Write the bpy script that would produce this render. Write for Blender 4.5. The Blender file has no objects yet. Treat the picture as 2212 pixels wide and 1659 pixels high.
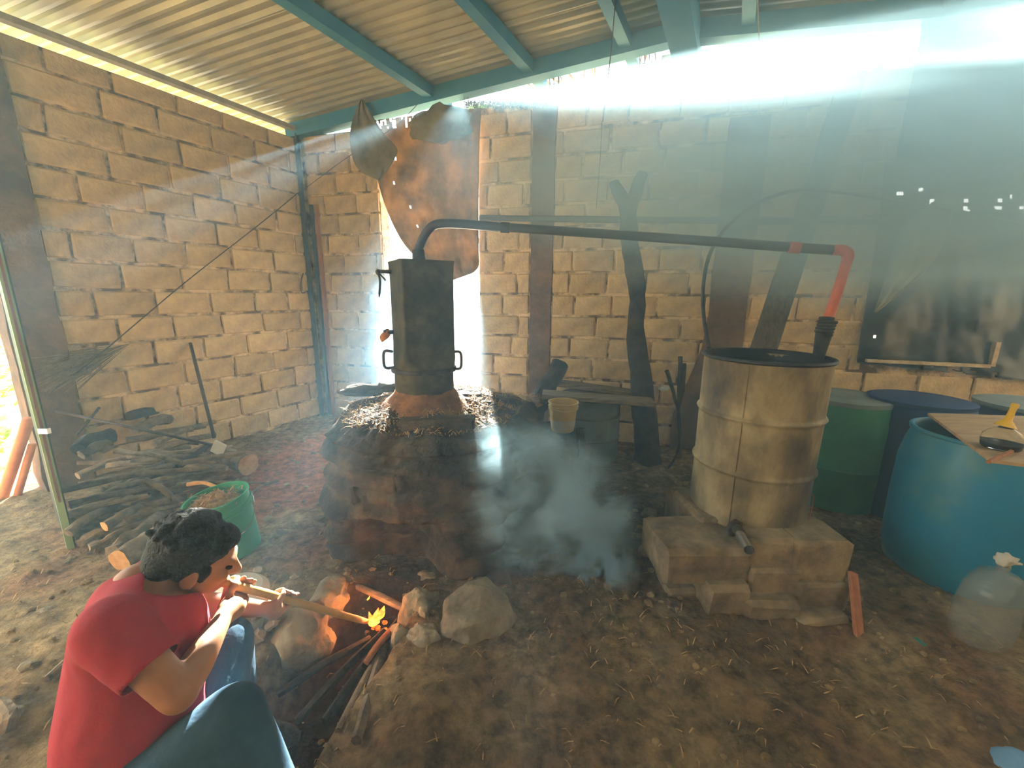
import bpy, bmesh, math, random
from math import sin, cos, tan, radians, pi, sqrt, atan2, exp
from mathutils import Vector, Matrix, noise
random.seed(7)
C = bpy.context.scene.collection
sc = bpy.context.scene
V = Vector

# ------------------------------------------------------------------ camera
FPX, TH, RO, H = 880.0, radians(12.2), radians(0.5), 1.45
CF = V((0, cos(TH), -sin(TH))); _R = V((1, 0, 0)); _U = V((0, sin(TH), cos(TH)))
CR = _R*cos(RO) + _U*sin(RO); CU = _U*cos(RO) - _R*sin(RO)
cam_d = bpy.data.cameras.new('camera'); cam = bpy.data.objects.new('camera', cam_d); C.objects.link(cam)
cam_d.sensor_fit = 'HORIZONTAL'; cam_d.sensor_width = 36; cam_d.lens = FPX/2212*36; cam_d.clip_start = 0.02
m = Matrix((CR, CU, -CF)).transposed().to_4x4(); m.translation = (0, 0, H); cam.matrix_world = m
sc.camera = cam
EYE = V((0, 0, H))
def ray(px, py):
    return CF + CR*((px-1106)/FPX) - CU*((py-829.5)/FPX)
def at_y(px, py, y):                      # point seen at a pixel, at world depth y
    d = ray(px, py); return EYE + d*(y/d.y)
def at_h(px, py, h=0.0):                  # point seen at a pixel, on the level h
    d = ray(px, py); return EYE + d*((h-H)/d.z)

# ------------------------------------------------------------------ world, sun, exposure
w = bpy.data.worlds.new('world'); sc.world = w; w.use_nodes = True
nt = w.node_tree; bg = nt.nodes['Background']
tc = nt.nodes.new('ShaderNodeTexCoord'); sx = nt.nodes.new('ShaderNodeSeparateXYZ'); cr = nt.nodes.new('ShaderNodeValToRGB')
nt.links.new(tc.outputs['Generated'], sx.inputs[0]); nt.links.new(sx.outputs['Z'], cr.inputs[0]); nt.links.new(cr.outputs[0], bg.inputs[0])
cr.color_ramp.elements[0].position = 0.0; cr.color_ramp.elements[0].color = (1.0, 0.97, 0.90, 1)
cr.color_ramp.elements[1].position = 0.7; cr.color_ramp.elements[1].color = (0.80, 0.90, 1.0, 1)
bg.inputs[1].default_value = 2.5
SUN_DIR = ray(991, 200).normalized()       # towards the sun, low behind the back wall
sun_d = bpy.data.lights.new('sun', 'SUN'); sun_d.energy = 27.0; sun_d.angle = radians(0.6); sun_d.color = (1.0, 0.96, 0.88)
sun = bpy.data.objects.new('sun', sun_d); C.objects.link(sun)
sun.rotation_euler = SUN_DIR.to_track_quat('Z', 'Y').to_euler(); sun.location = (0, 6, 8)
sc.view_settings.view_transform = 'Standard'; sc.view_settings.look = 'None'
sc.view_settings.exposure = 1.8; sc.view_settings.gamma = 1.0; sc.view_settings.use_curve_mapping = False
cy = sc.cycles
cy.max_bounces = 7; cy.diffuse_bounces = 4; cy.glossy_bounces = 3; cy.transmission_bounces = 5; cy.volume_bounces = 1; cy.transparent_max_bounces = 10
cy.volume_step_rate = 2.5; cy.volume_max_steps = 64; cy.caustics_reflective = False; cy.caustics_refractive = False
cy.sample_clamp_indirect = 6.0; cy.use_adaptive_sampling = True; cy.adaptive_threshold = 0.035; cy.use_denoising = True

# ------------------------------------------------------------------ materials
def srgb(r, g, b):
    f = lambda c: ((c/255+0.055)/1.055)**2.4 if c > 10 else c/255/12.92
    return (f(r), f(g), f(b), 1)
def mat(name, c1, c2=None, scale=6, rough=0.85, bump=0.3, metal=0.0, detail=6, rand=0.0, c3=None, coords='Object', stretch=None, bscale=None, spec=0.3, trans=0.0, pos=(0.35, 0.65)):
    m = bpy.data.materials.new(name); m.use_nodes = True
    n = m.node_tree.nodes; l = m.node_tree.links; b = n['Principled BSDF']
    b.inputs['Roughness'].default_value = rough; b.inputs['Metallic'].default_value = metal
    b.inputs['Specular IOR Level'].default_value = spec
    t = n.new('ShaderNodeTexCoord'); src = t.outputs[coords]
    if stretch:
        mp = n.new('ShaderNodeMapping'); mp.inputs['Scale'].default_value = stretch; l.new(src, mp.inputs[0]); src = mp.outputs[0]
    nz = n.new('ShaderNodeTexNoise'); nz.inputs['Scale'].default_value = scale; nz.inputs['Detail'].default_value = detail; nz.inputs['Roughness'].default_value = 0.62
    l.new(src, nz.inputs['Vector'])
    rp = n.new('ShaderNodeValToRGB'); e = rp.color_ramp.elements
    e[0].position = pos[0]; e[0].color = c1; e[1].position = pos[1]; e[1].color = c2 or c1
    if c3:
        k = e.new((pos[0]+pos[1])/2); k.color = c3
    l.new(nz.outputs['Fac'], rp.inputs[0]); col = rp.outputs[0]
    if rand:
        oi = n.new('ShaderNodeObjectInfo'); hs = n.new('ShaderNodeHueSaturation')
        mr = n.new('ShaderNodeMapRange'); mr.inputs[3].default_value = 1-rand; mr.inputs[4].default_value = 1+rand
        l.new(oi.outputs['Random'], mr.inputs[0]); l.new(mr.outputs[0], hs.inputs['Value'])
        l.new(col, hs.inputs['Color']); col = hs.outputs[0]
    l.new(col, b.inputs['Base Color'])
    if bump:
        nb = n.new('ShaderNodeTexNoise'); nb.inputs['Scale'].default_value = bscale or scale*4; nb.inputs['Detail'].default_value = 5
        l.new(src, nb.inputs['Vector'])
        bp = n.new('ShaderNodeBump'); bp.inputs['Strength'].default_value = bump; bp.inputs['Distance'].default_value = 0.02
        l.new(nb.outputs['Fac'], bp.inputs['Height']); l.new(bp.outputs[0], b.inputs['Normal'])
    if trans:
        tr = n.new('ShaderNodeBsdfTranslucent'); l.new(col, tr.inputs[0]); mx = n.new('ShaderNodeMixShader'); mx.inputs[0].default_value = trans
        l.new(b.outputs[0], mx.inputs[1]); l.new(tr.outputs[0], mx.inputs[2]); l.new(mx.outputs[0], n['Material Output'].inputs[0])
    return m
M = {}
M['brick'] = mat('adobe brick', srgb(214,182,128), srgb(176,146,106), 7, 0.95, 0.5, rand=0.14, c3=srgb(198,166,116), coords='Object', bscale=40)
M['mortar'] = mat('mortar', srgb(226,194,146), srgb(112,90,66), 6, 0.95, 0.6, bscale=40, pos=(.42,.58))
M['mortar_pale'] = mat('pale mortar', srgb(205,180,135), srgb(160,132,98), 9, 0.95, 0.5)
M['concrete'] = mat('dark concrete', srgb(128,100,76), srgb(86,66,52), 4, 0.95, 0.6)
M['pale_concrete'] = mat('pale concrete', srgb(176,164,140), srgb(140,128,108), 6, 0.9, 0.4)
M['steel_paint'] = mat('blue green painted steel', srgb(52,116,140), srgb(70,126,142), 5, 0.55, 0.1, metal=0.2)
M['steel_dark'] = mat('dark rusty steel', srgb(74,66,58), srgb(44,42,42), 12, 0.6, 0.2, metal=0.4)
M['rod'] = mat('rusty rod', srgb(86,64,50), srgb(50,42,38), 20, 0.7, 0.2, metal=0.3)
M['roof'] = mat('galvanized sheet', srgb(176,168,138), srgb(150,144,124), 2.5, 0.45, 0.05, metal=0.35, rand=0.05)
M['bark'] = mat('grey bark', srgb(150,128,98), srgb(88,74,58), 10, 0.95, 0.7, rand=0.25, stretch=(1,1,1), bscale=30)
M['dark_bark'] = mat('dark bark', srgb(70,62,54), srgb(36,34,32), 10, 0.95, 0.7, bscale=30)
M['cutwood'] = mat('fresh cut wood', srgb(214,168,112), srgb(188,138,86), 20, 0.8, 0.15)
M['board'] = mat('weathered board', srgb(142,124,98), srgb(96,84,70), 8, 0.85, 0.3, stretch=(1,6,6))
M['dark_board'] = mat('smoked board', srgb(98,86,70), srgb(62,56,48), 8, 0.85, 0.3, stretch=(6,6,1))
M['ply'] = mat('plywood', srgb(190,158,116), srgb(158,126,88), 4, 0.7, 0.15, stretch=(1,5,1))
M['slat'] = mat('reddish slat', srgb(168,108,66), srgb(136,84,52), 6, 0.8, 0.2, stretch=(5,5,1))
M['mud'] = mat('dried mud', srgb(150,104,66), srgb(98,70,48), 8, 0.95, 0.8, bscale=35)
M['adobe_dark'] = mat('sooty adobe', srgb(92,76,56), srgb(34,30,26), 5, 0.95, 0.8, c3=srgb(62,52,40), bscale=30)
M['stone'] = mat('grey brown stone', srgb(158,142,112), srgb(104,90,70), 6, 0.92, 0.7, rand=0.12, bscale=28)
M['straw'] = mat('fibre straw', srgb(206,168,116), srgb(140,104,66), 30, 0.9, 0.2)
M['block'] = mat('old block', srgb(152,132,98), srgb(104,88,66), 8, 0.95, 0.6, rand=0.15)
M['tin'] = mat('sooty tin', srgb(84,78,52), srgb(42,40,30), 5, 0.8, 0.15, metal=0.0, c3=srgb(62,58,40), spec=.15)
M['drum'] = mat('rusted limed drum', srgb(158,142,102), srgb(56,50,40), 3.2, 0.6, 0.3, metal=0.1, c3=srgb(112,98,68), stretch=(1,1,0.55), bscale=16)
M['drum_dark'] = mat('dark drum rim', srgb(52,50,50), srgb(30,30,32), 6, 0.5, 0.2, metal=0.4)
M['water'] = mat('murky water', srgb(44,44,40), srgb(36,36,34), 3, 0.08, 0.05, spec=0.6)
M['chrome'] = mat('bright pipe', srgb(210,212,210), srgb(170,172,172), 8, 0.25, 0.05, metal=0.9)
M['blackpipe'] = mat('black pipe', srgb(34,34,36), srgb(52,46,44), 6, 0.35, 0.1, spec=0.5)
M['redpipe'] = mat('red brown pipe', srgb(186,92,58), srgb(150,70,46), 10, 0.5, 0.15, spec=0.4)
M['rubber'] = mat('rubber strip', srgb(58,58,56), srgb(38,38,38), 20, 0.75, 0.3)
M['green_pl'] = mat('green plastic', srgb(46,140,96), srgb(58,152,106), 5, 0.4, 0.03, spec=0.4)
M['green_drum'] = mat('dull green plastic', srgb(58,128,88), srgb(40,104,74), 3, 0.5, 0.05)
M['yellow_pl'] = mat('yellow bucket plastic', srgb(224,196,120), srgb(204,172,98), 5, 0.45, 0.03, spec=0.4, trans=0.25)
M['blue_pl'] = mat('blue plastic', srgb(0,112,150), srgb(8,128,166), 3, 0.4, 0.04, spec=0.4)
M['blue_dirt'] = mat('blue plastic with dirt', srgb(10,116,152), srgb(66,130,140), 2.6, 0.45, 0.05, c3=srgb(8,122,158), spec=0.4)
M['navy_pl'] = mat('navy plastic', srgb(24,56,104), srgb(18,46,88), 3, 0.45, 0.04)
M['grey_pl'] = mat('grey drum', srgb(128,136,128), srgb(98,106,102), 3, 0.6, 0.05)
M['white_pl'] = mat('cream plastic', srgb(214,208,184), srgb(190,182,158), 4, 0.5, 0.05)
M['yellow'] = mat('yellow funnel', srgb(220,176,30), srgb(206,160,28), 5, 0.4, 0.02)
M['orange_rag'] = mat('orange leaf', srgb(206,130,60), srgb(170,96,40), 14, 0.8, 0.3, trans=0.5)
M['burlap'] = mat('brown burlap', srgb(168,134,92), srgb(110,90,66), 4, 0.95, 0.6, c3=srgb(140,112,78), bscale=90, trans=0.28)
M['sack'] = mat('grey brown sack', srgb(140,126,96), srgb(100,90,72), 4, 0.95, 0.5, bscale=90, trans=0.12)
M['tarp'] = mat('black plastic tarp', srgb(26,30,30), srgb(40,44,42), 4, 0.35, 0.3, bscale=9, spec=0.5)
M['paleplast'] = mat('pale dusty plastic', srgb(160,148,118), srgb(112,106,90), 5, 0.6, 0.3, bscale=12)
M['goo'] = mat('wet black pulp', srgb(48,44,42), srgb(26,24,24), 14, 0.22, 0.9, bscale=30, spec=0.9)
M['skin'] = mat('skin', srgb(176,124,88), srgb(164,112,80), 14, 0.55, 0.05, spec=0.35)
M['hair'] = mat('black hair', srgb(34,36,34), srgb(20,22,22), 60, 0.65, 0.8, bscale=140)
M['shirt'] = mat('red cotton', srgb(178,50,64), srgb(162,42,56), 3, 0.9, 0.25, bscale=14)
M['jeans'] = mat('blue denim', srgb(58,92,112), srgb(40,70,92), 6, 0.9, 0.25, bscale=20)
M['bamboo'] = mat('bamboo', srgb(206,160,84), srgb(178,132,64), 8, 0.5, 0.1)
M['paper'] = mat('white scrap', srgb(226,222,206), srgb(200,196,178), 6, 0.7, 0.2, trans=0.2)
M['doorpaint'] = mat('pale green door edge', srgb(176,196,140), srgb(150,176,124), 5, 0.5, 0.05)
M['doorface'] = mat('dark door sheet', srgb(66,64,52), srgb(52,50,42), 4, 0.6, 0.1)
M['leafgreen'] = mat('leaves', srgb(150,190,70), srgb(96,150,50), 6, 0.6, 0.1, trans=0.4, rand=0.1)
M['orangewood'] = mat('orange painted pole', srgb(226,150,96), srgb(206,128,76), 8, 0.7, 0.2)
M['purple'] = mat('dull red stripe', srgb(146,96,100), srgb(130,84,92), 8, 0.6, 0.1)
M['teal'] = mat('teal plastic', srgb(64,140,120), srgb(50,120,104), 8, 0.4, 0.05)
M['palecloth'] = mat('pale blue cloth', srgb(120,160,190), srgb(98,140,172), 8, 0.9, 0.3)
M['charcoal'] = mat('charcoal', srgb(34,32,30), srgb(62,54,48), 12, 0.9, 0.6)
def glass(name, col, rough=0.02):
    m = bpy.data.materials.new(name); m.use_nodes = True; b = m.node_tree.nodes['Principled BSDF']
    b.inputs['Base Color'].default_value = col; b.inputs['Transmission Weight'].default_value = 1.0; b.inputs['Roughness'].default_value = rough; b.inputs['IOR'].default_value = 1.25
    return m
M['glass'] = glass('clear glass', (0.9, 0.93, 0.9, 1)); m_ = bpy.data.materials.new('water bag plastic'); m_.use_nodes = True; b_ = m_.node_tree.nodes['Principled BSDF']
b_.inputs['Base Color'].default_value = srgb(150,152,140); b_.inputs['Roughness'].default_value = .15; b_.inputs['Alpha'].default_value = .38; M['bag'] = m_
def emis(name, col, s):
    m = bpy.data.materials.new(name); m.use_nodes = True; n = m.node_tree.nodes; n.remove(n['Principled BSDF'])
    e = n.new('ShaderNodeEmission'); t = n.new('ShaderNodeTexCoord'); nz = n.new('ShaderNodeTexNoise'); nz.inputs['Scale'].default_value = 30
    r = n.new('ShaderNodeValToRGB'); r.color_ramp.elements[0].position = 0.38; r.color_ramp.elements[0].color = (col[0], col[1]*0.3, col[2]*0.3, 1); r.color_ramp.elements[1].position = 0.62; r.color_ramp.elements[1].color = col
    l = m.node_tree.links; l.new(t.outputs['Object'], nz.inputs[0]); l.new(nz.outputs[0], r.inputs[0]); l.new(r.outputs[0], e.inputs[0])
    e.inputs[1].default_value = s; l.new(e.outputs[0], n['Material Output'].inputs[0]); return m
M['flame'] = emis('flame', (1.0, 0.28, 0.03, 1), 2.2); M['ember'] = emis('embers', (1.0, 0.16, 0.02, 1), 0.9)
def earth(name):
    m = bpy.data.materials.new(name); m.use_nodes = True; n = m.node_tree.nodes; l = m.node_tree.links; b = n['Principled BSDF']
    b.inputs['Roughness'].default_value = 0.95; b.inputs['Specular IOR Level'].default_value = 0.15
    t = n.new('ShaderNodeTexCoord')
    def nz(s, d=6):
        a = n.new('ShaderNodeTexNoise'); a.inputs['Scale'].default_value = s; a.inputs['Detail'].default_value = d; a.inputs['Roughness'].default_value = 0.65; l.new(t.outputs['Object'], a.inputs[0]); return a.outputs[0]
    r = n.new('ShaderNodeValToRGB'); e = r.color_ramp.elements; e[0].position = 0.32; e[0].color = srgb(122,98,66); e[1].position = 0.68; e[1].color = srgb(196,168,122); k = e.new(0.5); k.color = srgb(158,132,90)
    l.new(nz(2.2), r.inputs[0])
    # red soil where the photo shows it, near the corner
    at = n.new('ShaderNodeAttribute'); at.attribute_name = 'red'; at.attribute_type = 'GEOMETRY'
    mx = n.new('ShaderNodeMix'); mx.data_type = 'RGBA'; l.new(at.outputs['Fac'], mx.inputs[0]); l.new(r.outputs[0], mx.inputs[6]); mx.inputs[7].default_value = srgb(176,96,62)
    at2 = n.new('ShaderNodeAttribute'); at2.attribute_name = 'ash'; at2.attribute_type = 'GEOMETRY'  # mask holds ash and also painted floor shade
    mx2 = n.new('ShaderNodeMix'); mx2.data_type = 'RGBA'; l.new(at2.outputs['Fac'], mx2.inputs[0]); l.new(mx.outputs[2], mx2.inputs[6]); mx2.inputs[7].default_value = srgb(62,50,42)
    r2 = n.new('ShaderNodeValToRGB'); r2.color_ramp.elements[0].position = 0.35; r2.color_ramp.elements[0].color = (0.48, 0.48, 0.48, 1); r2.color_ramp.elements[1].position = 0.62; r2.color_ramp.elements[1].color = (1.28, 1.25, 1.2, 1)
    l.new(nz(16, 8), r2.inputs[0])
    mu = n.new('ShaderNodeMix'); mu.data_type = 'RGBA'; mu.blend_type = 'MULTIPLY'; mu.inputs[0].default_value = 1; l.new(mx2.outputs[2], mu.inputs[6]); l.new(r2.outputs[0], mu.inputs[7]); l.new(mu.outputs[2], b.inputs['Base Color'])
    bp = n.new('ShaderNodeBump'); bp.inputs['Strength'].default_value = 1.0; bp.inputs['Distance'].default_value = 0.05; l.new(nz(26, 8), bp.inputs['Height']); l.new(bp.outputs[0], b.inputs['Normal'])
    return m
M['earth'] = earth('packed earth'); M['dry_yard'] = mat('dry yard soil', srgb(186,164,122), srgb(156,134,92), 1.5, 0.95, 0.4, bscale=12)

# ------------------------------------------------------------------ mesh helpers
ORG = {}
def tag(o, label=None, cat=None, group=None, kind=None):
    if label: o['label'] = label
    if cat: o['category'] = cat
    if group: o['group'] = group
    if kind: o['kind'] = kind
    return o
def thing(name, label, cat, loc, group=None, kind='thing'):
    o = bpy.data.objects.new(name, None); C.objects.link(o); o.location = loc; o.empty_display_size = 0.1
    ORG[o.name] = V(loc); return tag(o, label, cat, group, kind)
def build(name, geo, mt, parent=None, smooth=False, loc=None):
    """links world-space geometry as ONE mesh object (child of parent, or top-level with its origin at loc)"""
    vs, fs = geo[0], geo[1]
    if parent is not None: L = ORG[parent.name]
    elif loc is not None: L = V(loc)
    else:
        L = V((0, 0, 0))
        for v in vs: L += V(v)
        L /= max(1, len(vs)); L.z = min(v[2] for v in vs)
    me = bpy.data.meshes.new(name); me.from_pydata([tuple(V(v)-L) for v in vs], [], fs); me.update()
    ms = mt if isinstance(mt, (list, tuple)) else [mt]
    for x in ms: me.materials.append(M[x] if isinstance(x, str) else x)
    if len(geo) > 2:
        for p, k in zip(me.polygons, geo[2]): p.material_index = k
    if smooth:
        for p in me.polygons: p.use_smooth = True
        if smooth == 'auto':
            for e in me.edges: pass
            me.set_sharp_from_angle(angle=radians(38))
    o = bpy.data.objects.new(name, me); C.objects.link(o); ORG[o.name] = L
    if parent is not None: o.parent = parent
    else: o.location = L
    return o
def join(*gs):
    vs, fs, mi = [], [], []
    for g in gs:
        k = len(vs); vs += [V(v) for v in g[0]]; fs += [tuple(i+k for i in f) for f in g[1]]; mi += list(g[2]) if len(g) > 2 else [0]*len(g[1])
    return vs, fs, mi
def setmat(g, k): return g[0], g[1], [k]*len(g[1])
def box(c, s, rot=None, bev=0.0, jit=0.0):
    bm = bmesh.new(); bmesh.ops.create_cube(bm, size=1)
    for v in bm.verts: v.co = V((v.co.x*s[0], v.co.y*s[1], v.co.z*s[2]))
    if bev: bmesh.ops.bevel(bm, geom=list(bm.edges), offset=bev, segments=1, affect='EDGES')
    R = rot or Matrix.Identity(3); out = []
    for v in bm.verts:
        p = v.co + V((random.uniform(-jit, jit) for _ in range(3))) if jit else v.co
        out.append(R @ p + V(c))
    bm.verts.index_update(); fs = [tuple(v.index for v in f.verts) for f in bm.faces]; bm.free(); return out, fs
def frame(d, up=V((0, 0, 1))):
    d = V(d).normalized(); a = up.cross(d)
    if a.length < 1e-3: a = V((1, 0, 0)).cross(d)
    a.normalize(); return a, d.cross(a)
def bar(p, q, w, h, up=V((0, 0, 1)), bev=0.0):          # rectangular bar between two points; w sideways, h along up
    p, q = V(p), V(q); d = (q-p).normalized(); a, b = frame(d, V(up))
    return box((p+q)/2, ((q-p).length, w, h), Matrix((d, a, b)).transposed(), bev)
def tube(pts, r, seg=8, caps=True, wob=0.0, seed=0):
    pts = [V(p) for p in pts]; n = len(pts); rs = r if isinstance(r, (list, tuple)) else [r]*n
    vs, fs = [], []; a, b = frame(pts[1]-pts[0])
    for i, p in enumerate(pts):
        d = (pts[min(i+1, n-1)]-pts[max(i-1, 0)]).normalized(); a = (a - d*a.dot(d)).normalized(); b = d.cross(a)
        for k in range(seg):
            t = 2*pi*k/seg; rr = rs[i]
            if wob: rr *= 1 + wob*noise.noise(V((cos(t)*1.5+seed, sin(t)*1.5, i*0.45+seed)))*2
            vs.append(p + (a*cos(t)+b*sin(t))*rr)
    for i in range(n-1):
        for k in range(seg):
            k2 = (k+1) % seg; fs.append((i*seg+k, i*seg+k2, (i+1)*seg+k2, (i+1)*seg+k))
    mi = [0]*len(fs)
    if caps:
        fs.append(tuple(range(seg))[::-1]); fs.append(tuple((n-1)*seg+k for k in range(seg))); mi += [1, 1] if caps == 'cut' else [0, 0]
    return vs, fs, mi
def lathe(prof, seg=48, c=(0, 0, 0), ax=None, cap=False):
    vs, fs = [], []; R = ax or Matrix.Identity(3)
    for r, z in prof:
        for k in range(seg):
            t = 2*pi*k/seg; vs.append(R @ V((r*cos(t), r*sin(t), z)) + V(c))
    for i in range(len(prof)-1):
        for k in range(seg):
            k2 = (k+1) % seg; fs.append((i*seg+k, i*seg+k2, (i+1)*seg+k2, (i+1)*seg+k))
    if cap:
        fs.append(tuple(range(seg))[::-1]); fs.append(tuple((len(prof)-1)*seg+k for k in range(seg)))
    return vs, fs
def blob(c, s, sub=3, amp=0.18, freq=1.6, seed=0, flat=0.0, rot=0.0):
    bm = bmesh.new(); bmesh.ops.create_icosphere(bm, subdivisions=sub, radius=1); R = Matrix.Rotation(rot, 3, 'Z'); out = []
    for v in bm.verts:
        p = v.co.copy(); q = p*freq+V((seed*7.3, seed*3.1, seed)); d = 1 + amp*noise.noise(q)*1.6 + amp*0.5*noise.noise(q*2.7)
        k = max(abs(p.x), abs(p.y), abs(p.z)); d *= 1 + flat*(1/max(k, .58)-1)
        p = p*d; out.append(R @ V((p.x*s[0], p.y*s[1], p.z*s[2])) + V(c))
    bm.verts.index_update(); fs = [tuple(v.index for v in f.verts) for f in bm.faces]; bm.free(); return out, fs
def grid(nu, nv, fn):
    vs = [fn(i/nu, j/nv) for j in range(nv+1) for i in range(nu+1)]
    fs = [(j*(nu+1)+i, j*(nu+1)+i+1, (j+1)*(nu+1)+i+1, (j+1)*(nu+1)+i) for j in range(nv) for i in range(nu)]
    return vs, fs
def solidify(o, t):
    md = o.modifiers.new('thickness', 'SOLIDIFY'); md.thickness = t; md.offset = 0; return o
def spline(pts, n=6):
    pts = [V(p) for p in pts]; out = []
    for i in range(len(pts)-1):
        p0 = pts[max(i-1, 0)]; p1 = pts[i]; p2 = pts[i+1]; p3 = pts[min(i+2, len(pts)-1)]
        for k in range(n):
            t = k/n; out.append(0.5*((2*p1)+(p2-p0)*t+(2*p0-5*p1+4*p2-p3)*t*t+(3*p1-p0-3*p2+p3)*t**3))
    out.append(pts[-1]); return out

# ------------------------------------------------------------------ room frame
CO = at_h(703, 893); CO.z = 0                           # inner corner of the two block walls
UB = V((sin(radians(105)), cos(radians(105)), 0)); NB = V((-sin(radians(15)), -cos(radians(15)), 0))
UL = V((sin(radians(208.3)), cos(radians(208.3)), 0)); NL = V((-UL.y, UL.x, 0)); NL = NL if NL.x > 0 else -NL
def WB(t, h, off=0.0): return CO + UB*t + NB*off + V((0, 0, h))
def WL(t, h, off=0.0): return CO + UL*t + NL*off + V((0, 0, h))
def hit(px, py, P0, N):
    d = ray(px, py); return EYE + d*((P0-EYE).dot(N)/d.dot(N))
def onB(px, py, off=0.0): return hit(px, py, WB(0, 0, off), NB)
def onL(px, py, off=0.0): return hit(px, py, WL(0, 0, off), NL)
ROWH, BL = 0.21, 0.385

# ------------------------------------------------------------------ floor
def sst(a, b, x):
    t = min(1, max(0, (x-a)/(b-a))); return t*t*(3-2*t)
def seg_d(x, y, a, b):
    ax, ay = a; bx, by = b; dx, dy = bx-ax, by-ay; t = max(0, min(1, ((x-ax)*dx+(y-ay)*dy)/(dx*dx+dy*dy))); return math.hypot(x-ax-t*dx, y-ay-t*dy)
def floor_h(x, y):
    p = V((x, y, 0)); h = 0.018*noise.noise(p*1.7) + 0.020*noise.noise(p*5.3) + 0.012*noise.noise(p*13) + 0.007*noise.noise(p*26)
    # stoke pit in front of the furnace mouth
    d = seg_d(x, y, (-0.68, 1.62), (-0.86, 1.02))
    pit = 1 - sst(0.13, 0.24, d + 0.03*noise.noise(p*4))
    h -= 0.26*pit
    h += 0.05*exp(-((x+0.30)**2/0.03+(y-1.15)**2/0.12))                  # worn lip right of the pit
    h -= 0.05*exp(-((x-1.2)**2/0.5+(y-1.35)**2/0.12))                    # hollow before the drum plinth
    h += 0.05*exp(-((x-0.6)**2/0.10+(y-2.35)**2/0.10))
    return h
X0, X1, Y0, Y1, NX, NY = -4.3, 4.6, -1.6, 6.3, 297, 264
g = grid(NX, NY, lambda u, v: V((X0+(X1-X0)*u, Y0+(Y1-Y0)*v, floor_h(X0+(X1-X0)*u, Y0+(Y1-Y0)*v))))
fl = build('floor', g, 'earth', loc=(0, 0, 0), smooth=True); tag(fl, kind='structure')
ra = fl.data.attributes.new('red', 'FLOAT', 'POINT'); ash_shade = fl.data.attributes.new('ash', 'FLOAT', 'POINT')
for i, v in enumerate(fl.data.vertices):
    x, y = v.co.x, v.co.y; nn = noise.noise(v.co*3)
    ra.data[i].value = max(0, min(1, exp(-((x+1.75)**2/0.35+(y-3.3)**2/0.9))*1.5 + nn*0.5))*0.85
    d = seg_d(x, y, (-0.68, 1.62), (-0.86, 1.02)); ash_shade.data[i].value = max(0, min(1, (1-sst(0.10, 0.27, d))*0.95 + exp(-((x-0.9)**2/1.0+(y-2.3)**2/0.5))*0.5 + 0.28*sst(-.9, .6, x) + .9*exp(-((x+.62)**2/.14+(y-1.88)**2/.05)) + nn*0.1))  # pit and mouth ash; shade also painted at mouth and across right side
yard = build('yard_ground', grid(80, 65, lambda u, v: V((-16+32*u, -4+26*v, (-0.03 if (-16+32*u < -3.9 or -4+26*v > 6.2) else -0.9)+0.1*noise.noise(V((u*20, v*20, 0)))*(1 if (u < .38 or v > .4) else 0)))), 'dry_yard', loc=(0, 0, 0), smooth=True)
tag(yard, kind='structure')

# ------------------------------------------------------------------ block walls: recessed mortar core + one object per block
def brick_mesh(k):
    g = box((0, 0, 0), (1, 1, 1), None, 0.0); bm = bmesh.new(); bmesh.ops.create_cube(bm, size=1)
    for v in bm.verts: v.co = V((v.co.x*BL, v.co.y*0.10, v.co.z*(ROWH-0.018)))
    bmesh.ops.bevel(bm, geom=list(bm.edges), offset=0.011, segments=1, affect='EDGES')
    rnd = random.Random(k)
    for v in bm.verts: v.co += V((rnd.uniform(-.005, .005), rnd.uniform(-.003, .003), rnd.uniform(-.005, .005)))
    me = bpy.data.meshes.new('brick'); bm.to_mesh(me); bm.free(); me.materials.append(M['brick']); return me
BRICKS = [brick_mesh(k) for k in range(6)]
def lay(parent, W, U, N, rows, spans, L0):
    """running bond; spans(h) gives the solid intervals of a row"""
    for r in range(rows):
        h0 = r*ROWH; hc = h0+ROWH/2
        for (a, b, top) in spans(hc):
            hh = ROWH if top is None or h0+ROWH <= top else top-h0
            if hh < 0.06: continue
            s = a; k0 = math.floor(a/BL)-1; edges = [a]
            e = k0*BL + (BL/2 if r % 2 else 0) + random.uniform(-.05, .05)
            while e < b-0.07:
                if e > a+0.07: edges.append(e)
                e += BL*random.uniform(0.9, 1.1)
            edges.append(b)
            for s, e in zip(edges, edges[1:]):
                o = bpy.data.objects.new('brick', random.choice(BRICKS)); C.objects.link(o)
                ln = e-s-0.018; c = W((s+e)/2, h0+hh/2, random.uniform(-0.047, -0.038)) - ORG[parent.name]
                Us = U if U.cross(-N).z > 0 else -U; Rm = Matrix((Us, -N, V((0, 0, 1)))).transposed().to_4x4()
                tilt = Matrix.Rotation(random.uniform(-.012, .012), 4, 'Y')
                o.parent = parent; o.matrix_local = Matrix.Translation(c) @ Rm @ tilt @ Matrix.Diagonal((ln/BL, 1, (hh-0.006)/ROWH, 1))
def slab(W, t0, t1, h0, h1, o0, o1):
    P = [W(t, h, o) for o in (o0, o1) for (t, h) in ((t0, h0), (t1, h0), (t1, h1), (t0, h1))]
    return P, [(3, 2, 1, 0), (4, 5, 6, 7), (0, 1, 5, 4), (1, 2, 6, 5), (2, 3, 7, 6), (3, 0, 4, 7)]
TL = 2.12
g = slab(WL, -0.10, TL, -0.1, 3.085, -0.16, -0.012)
wl = build('wall_left', g, 'mortar', loc=CO); tag(wl, kind='structure')
lay(wl, WL, UL, NL, 15, lambda h: [(0.03, TL, 3.09)], 0)
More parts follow.
